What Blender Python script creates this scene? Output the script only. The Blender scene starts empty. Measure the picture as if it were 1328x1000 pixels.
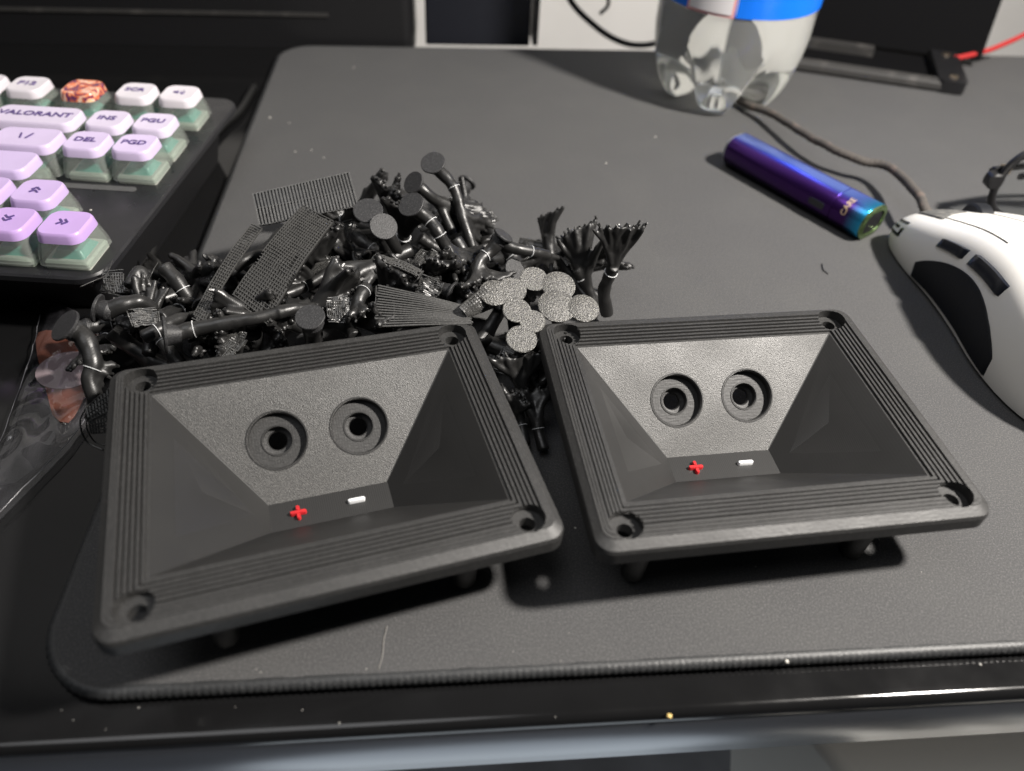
import bpy, bmesh, math, random
from mathutils import Vector, Matrix, Quaternion, noise

S = 0.001                      # everything below is written in millimetres
scene = bpy.context.scene
col = scene.collection
rnd = random.Random(7)

# ------------------------------------------------------------------ camera
FPX, CAM_H, PITCH, ROLL = 960.36, 176.88, 0.77706, 0.05718
_c, _s = math.cos(PITCH), math.sin(PITCH)
FWD = Vector((0, _c, -_s)); _r = Vector((1, 0, 0)); _u = Vector((0, _s, _c))
RIGHT = math.cos(ROLL) * _r + math.sin(ROLL) * _u
UP = -math.sin(ROLL) * _r + math.cos(ROLL) * _u
CAM = Vector((0, 0, CAM_H))
cd = bpy.data.cameras.new('camera')
cam = bpy.data.objects.new('camera', cd); col.objects.link(cam)
cd.sensor_width = 36.0; cd.sensor_fit = 'HORIZONTAL'
cd.lens = FPX / 1328.0 * 36.0
cd.clip_start = 0.01; cd.clip_end = 20
cd.dof.use_dof = True; cd.dof.focus_distance = 0.238; cd.dof.aperture_fstop = 8.0
cd.dof.aperture_blades = 0
_m = Matrix((RIGHT, UP, -FWD)).transposed().to_4x4()
_m.translation = CAM * S
cam.matrix_world = _m
scene.camera = cam

def P(px, py, z=0.0):
    """the point at height z that the lens sees at photo pixel (px, py)"""
    d = FWD + RIGHT * ((px - 664.0) / FPX) - UP * ((py - 500.0) / FPX)
    return CAM + d * ((z - CAM.z) / d.z)

# ------------------------------------------------------------------ light
w = bpy.data.worlds.new('World'); scene.world = w; w.use_nodes = True
w.node_tree.nodes['Background'].inputs[0].default_value = (0.80, 0.90, 1.0, 1)
w.node_tree.nodes['Background'].inputs[1].default_value = 0.022

def area_light(name, loc, target, size, power, color, shape='DISK'):
    l = bpy.data.lights.new(name, 'AREA'); l.shape = shape; l.size = size * S
    l.energy = power; l.color = color
    o = bpy.data.objects.new(name, l); col.objects.link(o)
    o.location = Vector(loc) * S
    o.rotation_euler = (Vector(target) - Vector(loc)).to_track_quat('-Z', 'Y').to_euler()
    return o
area_light('desk_lamp', (400, 118, 500), (30, 200, 0), 52, 9.8, (1.0, 0.945, 0.88))
area_light('ceiling_light', (-500, -100, 1900), (0, 250, 0), 1300, 9.5, (0.98, 0.98, 1.0))

area_light('cool_low_light', (40, -118, -560), (40, -118, 0), 460, 0.55, (0.84, 0.93, 1.0))  # added lamp with no known source, gives the front rail its bluish reflection

vs = scene.view_settings
vs.view_transform = 'Standard'; vs.look = 'None'; vs.exposure = 0.13; vs.gamma = 1
scene.cycles.max_bounces = 10; scene.cycles.transparent_max_bounces = 24
scene.cycles.transmission_bounces = 10
scene.cycles.caustics_refractive = True
scene.cycles.use_denoising = True

# ------------------------------------------------------------------ materials
def new_mat(name):
    m = bpy.data.materials.new(name); m.use_nodes = True
    nt = m.node_tree
    return m, nt, nt.nodes['Principled BSDF']

def N(nt, kind, **kw):
    n = nt.nodes.new(kind)
    for k, v in kw.items(): setattr(n, k, v)
    return n

def add_bump(nt, b, layers):
    """layers: (kind, scale, strength, distance_mm, (sx,sy,sz))"""
    tc = N(nt, 'ShaderNodeTexCoord'); prev = None
    for kind, scale, strength, dist, sc in layers:
        mp = N(nt, 'ShaderNodeMapping'); mp.inputs['Scale'].default_value = sc
        nt.links.new(tc.outputs['Object'], mp.inputs['Vector'])
        if kind == 'noise':
            t = N(nt, 'ShaderNodeTexNoise'); t.inputs['Scale'].default_value = scale
            t.inputs['Detail'].default_value = 3; out = t.outputs[0]
        elif kind == 'voronoi':
            t = N(nt, 'ShaderNodeTexVoronoi'); t.inputs['Scale'].default_value = scale; out = t.outputs[0]
        else:
            t = N(nt, 'ShaderNodeTexWave'); t.bands_direction = kind[-1].upper()
            t.inputs['Scale'].default_value = scale; t.inputs['Distortion'].default_value = 0.6
            t.inputs['Detail'].default_value = 1
            out = t.outputs[1]
        nt.links.new(mp.outputs[0], t.inputs['Vector'])
        bp = N(nt, 'ShaderNodeBump'); bp.inputs['Strength'].default_value = strength
        bp.inputs['Distance'].default_value = dist * S
        nt.links.new(out, bp.inputs['Height'])
        if prev: nt.links.new(prev.outputs[0], bp.inputs['Normal'])
        prev = bp
    nt.links.new(prev.outputs[0], b.inputs['Normal'])

def mat(name, base, rough=0.5, metal=0.0, spec=0.5, bump=None, var=None, rvar=None, coat=0.0, sheen=0.0, speck=None):
    m, nt, b = new_mat(name)
    b.inputs['Base Color'].default_value = (*base, 1)
    b.inputs['Roughness'].default_value = rough
    b.inputs['Metallic'].default_value = metal
    b.inputs['Specular IOR Level'].default_value = spec
    b.inputs['Coat Weight'].default_value = coat
    b.inputs['Sheen Weight'].default_value = sheen
    if var:      # (other colour, scale, lo, hi)
        c2, sc, lo, hi = var
        tc = N(nt, 'ShaderNodeTexCoord'); t = N(nt, 'ShaderNodeTexNoise')
        t.inputs['Scale'].default_value = sc; t.inputs['Detail'].default_value = 5
        nt.links.new(tc.outputs['Object'], t.inputs['Vector'])
        r = N(nt, 'ShaderNodeMapRange'); r.inputs[1].default_value = lo; r.inputs[2].default_value = hi
        nt.links.new(t.outputs[0], r.inputs[0])
        mx = N(nt, 'ShaderNodeMix', data_type='RGBA')
        mx.inputs[6].default_value = (*base, 1); mx.inputs[7].default_value = (*c2, 1)
        nt.links.new(r.outputs[0], mx.inputs[0]); nt.links.new(mx.outputs[2], b.inputs['Base Color'])
    if speck:    # (light colour, scale, lo, hi): fine grains of another tone
        c2, sc, lo, hi = speck
        tc = N(nt, 'ShaderNodeTexCoord'); t = N(nt, 'ShaderNodeTexNoise')
        t.inputs['Scale'].default_value = sc; t.inputs['Detail'].default_value = 2; t.inputs['Roughness'].default_value = .8
        nt.links.new(tc.outputs['Object'], t.inputs['Vector'])
        r = N(nt, 'ShaderNodeMapRange'); r.inputs[1].default_value = lo; r.inputs[2].default_value = hi
        nt.links.new(t.outputs[0], r.inputs[0])
        mx = N(nt, 'ShaderNodeMix', data_type='RGBA'); mx.inputs[7].default_value = (*c2, 1)
        if b.inputs['Base Color'].is_linked: nt.links.new(b.inputs['Base Color'].links[0].from_socket, mx.inputs[6])
        else: mx.inputs[6].default_value = (*base, 1)
        nt.links.new(r.outputs[0], mx.inputs[0]); nt.links.new(mx.outputs[2], b.inputs['Base Color'])
    if rvar:     # (scale, rough lo, rough hi)
        sc, lo, hi = rvar
        tc = N(nt, 'ShaderNodeTexCoord'); t = N(nt, 'ShaderNodeTexNoise')
        t.inputs['Scale'].default_value = sc; t.inputs['Detail'].default_value = 6
        nt.links.new(tc.outputs['Object'], t.inputs['Vector'])
        r = N(nt, 'ShaderNodeMapRange'); r.inputs[1].default_value = 0.35; r.inputs[2].default_value = 0.65
        r.inputs[3].default_value = lo; r.inputs[4].default_value = hi
        nt.links.new(t.outputs[0], r.inputs[0]); nt.links.new(r.outputs[0], b.inputs['Roughness'])
    if bump: add_bump(nt, b, bump)
    return m

def clear_mat(name, tint=(1, 1, 1), ior=1.45, rough=0.08, milky=0.05, milk=(0.8, 0.85, 0.8), bump=None, sheen_patches=None):
    """thin clear plastic: sees through, mirrors by its index of refraction, faintly milky"""
    m = bpy.data.materials.new(name); m.use_nodes = True; nt = m.node_tree
    nt.nodes.remove(nt.nodes['Principled BSDF']); out = nt.nodes['Material Output']
    tr = N(nt, 'ShaderNodeBsdfTransparent'); tr.inputs[0].default_value = (*tint, 1)
    gl = N(nt, 'ShaderNodeBsdfGlossy'); gl.inputs['Roughness'].default_value = rough
    df = N(nt, 'ShaderNodeBsdfDiffuse'); df.inputs[0].default_value = (*milk, 1)
    fr = N(nt, 'ShaderNodeLayerWeight'); fr.inputs[0].default_value = .5      # facing = 1 - |cos|
    f0 = ((ior - 1) / (ior + 1)) ** 2
    pw = N(nt, 'ShaderNodeMath', operation='POWER'); pw.inputs[1].default_value = 5; nt.links.new(fr.outputs['Facing'], pw.inputs[0])
    ma = N(nt, 'ShaderNodeMath', operation='MULTIPLY_ADD'); ma.inputs[1].default_value = 1 - f0; ma.inputs[2].default_value = f0; nt.links.new(pw.outputs[0], ma.inputs[0])
    m1 = N(nt, 'ShaderNodeMixShader'); m2 = N(nt, 'ShaderNodeMixShader')
    m1.inputs[0].default_value = milky
    if sheen_patches:
        tc = N(nt, 'ShaderNodeTexCoord'); t = N(nt, 'ShaderNodeTexNoise'); t.inputs['Scale'].default_value = sheen_patches; t.inputs['Detail'].default_value = 6; t.inputs['Distortion'].default_value = 1.2
        nt.links.new(tc.outputs['Object'], t.inputs['Vector']); r = N(nt, 'ShaderNodeMapRange'); r.inputs[1].default_value = .45; r.inputs[2].default_value = .75; r.inputs[3].default_value = 0; r.inputs[4].default_value = milky
        nt.links.new(t.outputs[0], r.inputs[0]); nt.links.new(r.outputs[0], m1.inputs[0])
    nt.links.new(tr.outputs[0], m1.inputs[1]); nt.links.new(df.outputs[0], m1.inputs[2])
    nt.links.new(ma.outputs[0], m2.inputs[0]); nt.links.new(m1.outputs[0], m2.inputs[1]); nt.links.new(gl.outputs[0], m2.inputs[2])
    nt.links.new(m2.outputs[0], out.inputs[0])
    if bump:
        class B: pass
        tc = N(nt, 'ShaderNodeTexCoord'); t = N(nt, 'ShaderNodeTexNoise'); t.inputs['Scale'].default_value = bump[0]
        nt.links.new(tc.outputs['Object'], t.inputs['Vector'])
        bp = N(nt, 'ShaderNodeBump'); bp.inputs['Strength'].default_value = bump[1]; bp.inputs['Distance'].default_value = bump[2] * S
        nt.links.new(t.outputs[0], bp.inputs['Height'])
        for n in (gl, fr): nt.links.new(bp.outputs[0], n.inputs['Normal'])
    return m

BLK = (0.017, 0.0168, 0.0165)
M = {}
M['print_bezel'] = mat('print_bezel', BLK, 0.5, spec=0.62, rvar=(50, .49, .58), bump=[('noise', 1500, 0.5, 0.14, (.5, 1, 1)), ('wave_x', 420, 0.10, 0.06, (1, 1, 1)), ('wave_y', 420, 0.10, 0.06, (1, 1, 1))], speck=((0.045, 0.044, 0.043), 1900, 0.5, 0.72))
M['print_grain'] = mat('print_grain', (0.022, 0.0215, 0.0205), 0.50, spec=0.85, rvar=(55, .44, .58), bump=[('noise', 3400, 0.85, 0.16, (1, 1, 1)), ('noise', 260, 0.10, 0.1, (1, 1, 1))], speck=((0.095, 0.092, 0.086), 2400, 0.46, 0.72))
M['print_wall'] = mat('print_wall', BLK, 0.5, spec=0.42, rvar=(45, .46, .58), bump=[('noise', 900, 0.10, 0.05, (1, 1, 1)), ('wave_z', 520, 0.12, 0.05, (1, 1, 1))])
M['print_floor'] = mat('print_floor', BLK, 0.48, spec=0.6, bump=[('wave_x', 520, 0.25, 0.08, (1, 1, .6))])
M['print_facet'] = mat('print_facet', BLK, 0.40, spec=0.6, bump=[('wave_z', 900, 0.22, 0.08, (1, 1, 1))])
M['scrap'] = mat('scrap', (0.013, 0.0128, 0.0126), 0.40, spec=0.6, rvar=(240, .34, .50), bump=[('wave_z', 620, 0.10, 0.07, (1, 1, 1)), ('noise', 1300, 0.22, 0.10, (1, 1, 1)), ('noise', 300, 0.35, 0.3, (1, 1, 1))])
M['scrap_rough'] = mat('scrap_rough', (0.036, 0.0355, 0.034), 0.40, spec=1.0, speck=((0.085, 0.084, 0.08), 1700, 0.5, 0.72), bump=[('noise', 2600, 0.6, 0.15, (1, 1, 1))])
M['scrap_glitter'] = mat('scrap_glitter', (0.035, 0.034, 0.032), 0.40, spec=1.0, speck=((0.30, 0.29, 0.26), 2300, 0.48, 0.72), bump=[('voronoi', 2600, 0.9, 0.22, (1, 1, 1)), ('noise', 4200, 0.9, 0.16, (1, 1, 1))])  # sparkle of the rough face is painted into the colour as pale specks
M['foot_face'] = mat('foot_face', (0.020, 0.020, 0.021), 0.5, spec=0.45, speck=((.06, .06, .062), 1800, .5, .72), bump=[('noise', 2600, 0.8, 0.16, (1, 1, 1))])
M['white_print'] = mat('white_print', (0.66, 0.67, 0.68), 0.5)
M['red_print'] = mat('red_print', (0.52, 0.018, 0.022), 0.45, var=((0.40, 0.014, 0.018), 900, .4, .6))
M['mat_cloth'] = mat('mat_cloth', (0.056, 0.056, 0.0573), 0.88, spec=0.25, sheen=0.05, bump=[('noise', 2300, 0.75, 0.22, (1, 1, 1)), ('noise', 300, 0.2, 0.3, (1, 1, 1))], var=((0.063, 0.063, 0.063), 30, 0.45, 0.75), speck=((0.135, 0.133, 0.13), 2100, 0.48, 0.76))
M['mat_edge'] = mat('mat_edge', (0.022, 0.023, 0.024), 0.5, spec=0.55, bump=[('noise', 1500, .5, .2, (1, 1, 1))], speck=((.07, .07, .07), 1500, .55, .75))
M['desk_black'] = mat('desk_black', (0.007, 0.007, 0.0073), 0.14, spec=0.45, rvar=(60, 0.10, 0.17), bump=[('noise', 420, 0.05, 0.06, (1, 1, 1))])
M['desk_rail'] = mat('desk_rail', (0.20, 0.21, 0.23), 0.30, metal=0.85, bump=[('noise', 700, 0.05, 0.05, (0.2, 1, 1))])
M['wall_paint'] = mat('wall_paint', (0.84, 0.82, 0.79), 0.8, var=((0.76, 0.74, 0.71), 12, 0.4, 0.7))
M['floor'] = mat('floor', (0.25, 0.28, 0.33), 0.6, var=((0.05, 0.05, 0.06), 2.2, 0.45, 0.6))  # pale and dark patches put in to vary what the front rail reflects
M['black_plastic'] = mat('black_plastic', (0.010, 0.010, 0.011), 0.38, spec=0.5, bump=[('noise', 900, 0.12, 0.06, (1, 1, 1))])
M['dull_black'] = mat('dull_black', (0.004, 0.004, 0.0045), 0.85, spec=0.06)
M['navy_plastic'] = mat('navy_plastic', (0.006, 0.007, 0.012), 0.5)
M['metal_lip'] = mat('metal_lip', (0.035, 0.034, 0.033), 0.42, spec=0.7, var=((0.09, 0.085, 0.08), 90, 0.55, 0.8), bump=[('noise', 300, 0.3, 0.3, (1, 1, 1))])
M['brass'] = mat('brass', (0.72, 0.60, 0.46), 0.28, metal=1.0)
M['red_cable'] = mat('red_cable', (0.42, 0.025, 0.025), 0.45)
M['black_cable'] = mat('black_cable', (0.010, 0.010, 0.010), 0.45, spec=0.5)
M['cord_grey'] = mat('cord_grey', (0.07, 0.062, 0.055), 0.8, bump=[('noise', 1400, 0.8, 0.4, (1, 1, 1))], var=((0.16, 0.12, 0.10), 160, 0.55, 0.75))
M['mouse_white'] = mat('mouse_white', (0.76, 0.745, 0.71), 0.36, spec=0.5, var=((0.66, 0.62, 0.56), 40, 0.62, 0.85))
M['mouse_grip'] = mat('mouse_grip', (0.006, 0.007, 0.010), 0.6, spec=0.3, bump=[('noise', 500, 0.3, 0.2, (1, 1, 1))])
M['mouse_button'] = mat('mouse_button', (0.010, 0.012, 0.018), 0.22, spec=0.6)
M['worn_grey'] = mat('worn_grey', (0.10, 0.10, 0.095), 0.7, bump=[('noise', 900, 0.6, 0.2, (1, 1, 1))], var=((0.22, 0.21, 0.19), 260, 0.5, 0.7))
M['deck'] = mat('deck', (0.016, 0.016, 0.018), 0.30, spec=0.5, var=((0.22, 0.22, 0.21), 900, 0.74, 0.80), rvar=(90, 0.24, 0.42))
M['deck_slot'] = mat('deck_slot', (0.085, 0.085, 0.085), 0.4)
M['switch_teal'] = mat('switch_teal', (0.13, 0.36, 0.31), 0.3)
M['switch_clear'] = mat('switch_clear', (0.46, 0.47, 0.42), 0.2)
M['legend'] = mat('legend', (0.09, 0.055, 0.20), 0.5)
M['key_clear'] = clear_mat('key_clear', (0.93, 0.97, 0.95), 1.8, 0.05, 0.11, (0.72, 0.74, 0.69))
M['bag_film'] = clear_mat('bag_film', (0.97, 0.97, 0.98), 1.9, 0.05, 0.10, (0.70, 0.68, 0.76), bump=(55, 0.6, 3.0), sheen_patches=16)  # pale reflections on the film are put into its colour as noise patches
M['bag_edge'] = mat('bag_edge', (0.14, 0.14, 0.15), 0.2)
M['lens'] = clear_mat('lens', (0.96, 0.97, 0.97), 1.5, 0.02, 0.0)
M['crumb_white'] = mat('crumb_white', (0.55, 0.53, 0.48), 0.7)
M['crumb_dull'] = mat('crumb_dull', (0.30, 0.29, 0.27), 0.8)
M['crumb_yellow'] = mat('crumb_yellow', (0.62, 0.44, 0.16), 0.6)
M['label_blue'] = mat('label_blue', (0.005, 0.16, 0.78), 0.3)
M['label_white'] = mat('label_white', (0.78, 0.76, 0.76), 0.4)
M['label_pink'] = mat('label_pink', (0.72, 0.36, 0.36), 0.4)
M['orange_print'] = mat('orange_print', (0.14, 0.042, 0.022), 0.4, var=((0.07, 0.03, 0.022), 60, .4, .7))
M['pale_print'] = mat('pale_print', (0.24, 0.19, 0.20), 0.35)
M['pale_case'] = mat('pale_case', (0.80, 0.79, 0.74), 0.5)
def keycol(name, c): M[name] = mat(name, c, 0.34, spec=0.45)
keycol('key_0', (0.70, 0.66, 0.71)); keycol('key_1', (0.65, 0.58, 0.73)); keycol('key_2', (0.61, 0.51, 0.73))
keycol('key_3', (0.57, 0.46, 0.71)); keycol('key_4', (0.53, 0.40, 0.68)); keycol('key_5', (0.49, 0.33, 0.65))

# ------------------------------------------------------------------ mesh helpers
class MB:
    def __init__(s): s.v = []; s.f = []; s.mi = []
    def add(s, v, f, mi=0):
        o = len(s.v); s.v.extend([tuple(p) for p in v])
        s.f.extend([tuple(i + o for i in q) for q in f]); s.mi.extend([mi] * len(f))
    def box(s, c, h, mi=0, rot=None):
        v = [Vector((x * h[0], y * h[1], z * h[2])) for x in (-1, 1) for y in (-1, 1) for z in (-1, 1)]
        if rot is not None: v = [rot @ p for p in v]
        v = [p + Vector(c) for p in v]
        s.add(v, [(0, 1, 3, 2), (4, 6, 7, 5), (0, 4, 5, 1), (2, 3, 7, 6), (0, 2, 6, 4), (1, 5, 7, 3)], mi)
    def bar(s, a, b, wdt, hgt, up, mi=0):
        a = Vector(a); b = Vector(b); d = (b - a); d.normalize() if d.length else None
        up = Vector(up); sd = d.cross(up)
        if sd.length < 1e-6: sd = d.orthogonal()
        sd.normalize(); u = sd.cross(d)
        v = []
        for p in (a, b):
            for x, y in ((-1, -1), (1, -1), (1, 1), (-1, 1)): v.append(p + sd * (x * wdt / 2) + u * (y * hgt / 2))
        s.add(v, [(0, 1, 2, 3), (7, 6, 5, 4), (0, 4, 5, 1), (1, 5, 6, 2), (2, 6, 7, 3), (3, 7, 4, 0)], mi)
    def tube(s, pts, radii, n=8, mi=0, cap=True, squash=1.0):
        pts = [Vector(p) for p in pts]
        if not hasattr(radii, '__len__'): radii = [radii] * len(pts)
        t0 = (pts[1] - pts[0]).normalized(); nrm = t0.orthogonal().normalized(); v = []
        for i, p in enumerate(pts):
            a = pts[max(i - 1, 0)]; b = pts[min(i + 1, len(pts) - 1)]
            t = (b - a).normalized() if (b - a).length > 1e-9 else t0
            nrm = (nrm - t * nrm.dot(t)); nrm = nrm.normalized() if nrm.length > 1e-6 else t.orthogonal().normalized()
            bn = t.cross(nrm)
            for k in range(n):
                an = 2 * math.pi * k / n
                v.append(p + (nrm * math.cos(an) + bn * math.sin(an) * squash) * radii[i])
        f = []
        for i in range(len(pts) - 1):
            for k in range(n):
                k2 = (k + 1) % n; f.append((i * n + k, i * n + k2, (i + 1) * n + k2, (i + 1) * n + k))
        if cap:
            f.append(tuple(range(n - 1, -1, -1))); f.append(tuple(range((len(pts) - 1) * n, len(pts) * n)))
        s.add(v, f, mi)
    def rings(s, rings, cap0=True, cap1=True, mis=None, mi=0):
        """rings: equal length closed loops"""
        n = len(rings[0]); v = [p for r in rings for p in r]; o = len(s.v)
        s.v.extend([tuple(p) for p in v])
        for i in range(len(rings) - 1):
            for k in range(n):
                k2 = (k + 1) % n
                s.f.append((o + i * n + k, o + i * n + k2, o + (i + 1) * n + k2, o + (i + 1) * n + k))
                s.mi.append(mis(i, k) if mis else mi)
        if cap0: s.f.append(tuple(o + k for k in range(n - 1, -1, -1))); s.mi.append(mi if not mis else mis(-1, 0))
        if cap1: s.f.append(tuple(o + (len(rings) - 1) * n + k for k in range(n))); s.mi.append(mi if not mis else mis(-2, 0))
    def disc(s, c, nrm, r, t, n=20, mi=0, irr=0.0):
        nrm = Vector(nrm).normalized(); a = nrm.orthogonal().normalized(); b = nrm.cross(a); c = Vector(c)
        rr = [r * (1 + irr * (rnd.random() - .5)) for _ in range(n)]
        def ring(k, off): return [c + nrm * off + (a * math.cos(2 * math.pi * i / n) + b * math.sin(2 * math.pi * i / n)) * rr[i] * k for i in range(n)]
        s.rings([ring(.97, 0), ring(1, t * .25), ring(1, t * .8), ring(.96, t)], mi=mi)
    def mesh(s, name, mats, smooth=False):
        me = bpy.data.meshes.new(name)
        me.from_pydata([(p[0] * S, p[1] * S, p[2] * S) for p in s.v], [], s.f)
        for m in (mats if isinstance(mats, (list, tuple)) else [mats]): me.materials.append(M[m] if isinstance(m, str) else m)
        if len(me.materials) > 1: me.polygons.foreach_set('material_index', s.mi)
        bm = bmesh.new(); bm.from_mesh(me); bmesh.ops.recalc_face_normals(bm, faces=bm.faces); bm.to_mesh(me); bm.free()
        if smooth is not False:
            me.shade_smooth()
            if smooth is not True: me.set_sharp_from_angle(angle=math.radians(smooth))
        return me

def link(name, me, parent=None):
    o = bpy.data.objects.new(name, me); col.objects.link(o)
    if parent is not None: o.parent = parent
    return o
def part(name, mb, mats, parent=None, smooth=False): return link(name, mb.mesh(name, mats, smooth), parent)
def tag(o, label=None, cat=None, group=None, kind=None):
    if label: o['label'] = label
    if cat: o['category'] = cat
    if group: o['group'] = group
    if kind: o['kind'] = kind
    return o
def thing(name, label, cat, loc=(0, 0, 0), rot=(0, 0, 0), group=None):
    o = bpy.data.objects.new(name, None); o.empty_display_size = 0.01; col.objects.link(o)
    o.location = Vector(loc) * S; o.rotation_euler = rot
    return tag(o, label, cat, group)
def rrect(x0, x1, y0, y1, r, z, seg=6):
    pts = []
    for cx, cy, a0 in ((x1 - r, y1 - r, 0), (x0 + r, y1 - r, 90), (x0 + r, y0 + r, 180), (x1 - r, y0 + r, 270)):
        for k in range(seg + 1):
            a = math.radians(a0 + 90 * k / seg); pts.append(Vector((cx + r * math.cos(a), cy + r * math.sin(a), z)))
    return pts
def catmull(pts, k=6):
    pts = [Vector(p) for p in pts]; q = [pts[0] * 2 - pts[1]] + pts + [pts[-1] * 2 - pts[-2]]; out = []
    for i in range(1, len(q) - 2):
        for j in range(k):
            t = j / k; a, b, c, d = q[i - 1], q[i], q[i + 1], q[i + 2]
            out.append(0.5 * ((2 * b) + (c - a) * t + (2 * a - 5 * b + 4 * c - d) * t * t + (3 * b - a - 3 * c + d) * t ** 3))
    out.append(pts[-1]); return out
_txt = {}
def text_mesh(s, size, mname, extr=0.15, sx=1.0, shear=0.0):
    c = bpy.data.curves.new('lettering', 'FONT'); c.body = s; c.size = size * S; c.extrude = extr * S
    c.offset = .016 * size * S; c.align_x = 'CENTER'; c.align_y = 'CENTER'; c.resolution_u = 3; c.shear = shear
    o = bpy.data.objects.new('lettering', c); col.objects.link(o)
    dg = bpy.context.evaluated_depsgraph_get()
    me = bpy.data.meshes.new_from_object(o.evaluated_get(dg)); bpy.data.objects.remove(o); bpy.data.curves.remove(c)
    me.materials.clear(); me.materials.append(M[mname])
    if sx != 1.0: me.transform(Matrix.Diagonal((sx, 1, 1, 1)))
    me.name = 'legend'
    return me

# ------------------------------------------------------------------ setting: desk, wall, floor
MX, MY, MYAW, MDEP = -110.3, 66.72, 0.11061, 404.7
desk = thing('desk', None, None, (MX, MY, -4), (0, 0, MYAW)); tag(desk, kind='structure')
mb = MB()
DY0, DY1, DX0, DX1 = -10.3, MDEP + 5, -700, 1150
prof = [(DY1, -22), (DY1, 0), (DY0 + 4, 0), (DY0 + 2.4, -.01), (DY0 + 2.2, -.02), (DY0 + .9, -.35), (DY0 + .15, -1.3), (DY0, -2.6), (DY0, -3.4), (DY0 + 1.2, -3.8), (DY0 + 1.2, -22)]
mb.rings([[Vector((x, y, z)) for y, z in prof] for x in (DX0, DX1)])
part('desk_top', mb, 'desk_black', desk, 40)
mb = MB()
mb.rings([[Vector((x, y, z)) for y, z in ((DY0 + 1.0, -4), (DY0 + .1, -4.2), (DY0 - .3, -4.8), (DY0 - .3, -25), (DY0 + .2, -26), (DY0 + 8, -26), (DY0 + 8, -4))] for x in (DX0, DX1)])
part('front_rail', mb, 'desk_rail', desk, 40)
mb = MB(); mb.box(((DX0 + 50) / 2, DY1 + 35, -11.02), ((50 - DX0) / 2, 34.9, 11)); part('rear_shelf', mb, 'desk_black', desk)

mb = MB(); mb.box((0, 0, -5), (2500, 2500, 5)); f = part('floor', mb, 'floor'); f.location = (0, 0, -0.72); tag(f, kind='structure')
wall = thing('back_wall', None, None, (MX, MY, -720), (0, 0, MYAW)); tag(wall, kind='structure')
mb = MB(); mb.box((250, MDEP + 340, 1200), (2500, 10, 1200)); part('wall_face', mb, 'wall_paint', wall)

# pale case standing on the floor under the desk edge
pc = thing('computer_case', 'pale grey case edge showing under the desk at the lower right corner', 'case', (215, 96, -160), (0.9, 0, 0.11))
mb = MB(); mb.rings([rrect(-95, 190, -60, 60, 5, z) for z in (-60, 55, 60)]); part('case_body', mb, 'pale_case', pc, 40)
mb = MB(); mb.box((-30, 8, 61), (6, 44, 2)); part('vent_slot', mb, 'black_plastic', pc)
mb = MB(); mb.box((-62, 8, 61), (10, 44, 2)); part('vent_slot', mb, 'black_plastic', pc)

# ------------------------------------------------------------------ desk mat
dm = thing('desk_mat', 'large dark grey cloth desk mat with a stitched edge', 'desk mat', (MX, MY, 0), (0, 0, MYAW))
mb = MB(); R_ = 19
mb.rings([rrect(1.4, 900, 1.4, MDEP - 1.4, R_, z, 14) for z in (-3.7, -0.35)] + [rrect(2.2, 899, 2.2, MDEP - 2.2, R_, 0, 14)])
part('mat_surface', mb, 'mat_cloth', dm)
loop = rrect(1.7, 898, 1.7, MDEP - 1.7, R_, -1.75, 30)
path = []
for a, b in zip(loop, loop[1:] + loop[:1]):
    n = max(1, int((b - a).length / 0.42))
    for k in range(n): path.append(a.lerp(b, k / n))
path.append(path[0])
# stitched binding: a cord whose thread turns stand proud on a slant
v, f_ = [], []; nn = 10
for i, p in enumerate(path):
    t = (path[min(i + 1, len(path) - 1)] - path[max(i - 1, 0)]).normalized(); sd = Vector((t.y, -t.x, 0))
    for k in range(nn):
        an = 2 * math.pi * k / nn
        ph = (i * 0.42 / 1.7 + an / (2 * math.pi) * 0.9) * 2 * math.pi
        prof_ = abs(math.cos(an))                       # the thread rows lie on both flanks
        rr = 1.75 + 0.30 * max(0, math.sin(ph)) * prof_ ** 3 + 0.05 * noise.noise(p * 0.25)
        v.append(p + sd * math.cos(an) * rr * 1.15 + Vector((0, 0, 1)) * math.sin(an) * rr * 1.05)
for i in range(len(path) - 1):
    for k in range(nn): f_.append((i * nn + k, i * nn + (k + 1) % nn, (i + 1) * nn + (k + 1) % nn, (i + 1) * nn + k))
mb = MB(); mb.add(v, f_); part('stitched_edge', mb, 'mat_edge', dm, True)

# ------------------------------------------------------------------ the two printed terminal plates
XO, YO, RW, RY0, RY1 = 53.0, 42.9, 42.1, -28.1, 31.0
FW, FY0, FY1, FZ = 16.8, -6.0, 3.55, -25.5
HX, HY, SX, SY = 44.47, 35.9, 11.65, 17.06
def bez(t, z):
    r = max(4.8 - 8.0 * t, 0.5)
    return rrect(-XO + (XO - RW) * t, XO - (XO - RW) * t, -YO + (YO + RY0) * t, YO - (YO - RY1) * t, r, z, 10)
prof = [(0, -6.6), (0, -3.0), (.03, -2.0), (.20, -.64)]
z = -.64; t = .20
for k in range(3):
    prof += [(t + .006, z + .2), (t + .066, z + .2)]; z += .2; t += .07
z = -.04; t = .42
for k in range(5):
    prof += [(t + .008, z - .95), (t + .032, z - .95), (t + .042, z - .30), (t + .102, z - .34)]
    z -= .34; t += .102
prof += [(t + .008, z - .7), (t + .02, z - .7), (1.0, -2.5)]
under = [rrect(-FW - 2, FW + 2, FY0 - 2.2, FY1 + 8, 1, FZ - 1.7, 10), rrect(-RW - 2, RW + 2, RY0 - 2.6, RY1 + 4.5, 1, -6.6, 10)]
rings = under + [bez(a, b) for a, b in prof] + [rrect(-FW, FW, FY0, FY1, 0.3, FZ, 10)]
nr = len(rings); per = len(rings[0])
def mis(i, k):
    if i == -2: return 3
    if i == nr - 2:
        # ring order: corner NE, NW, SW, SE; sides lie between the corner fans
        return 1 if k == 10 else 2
    return 0
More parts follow.
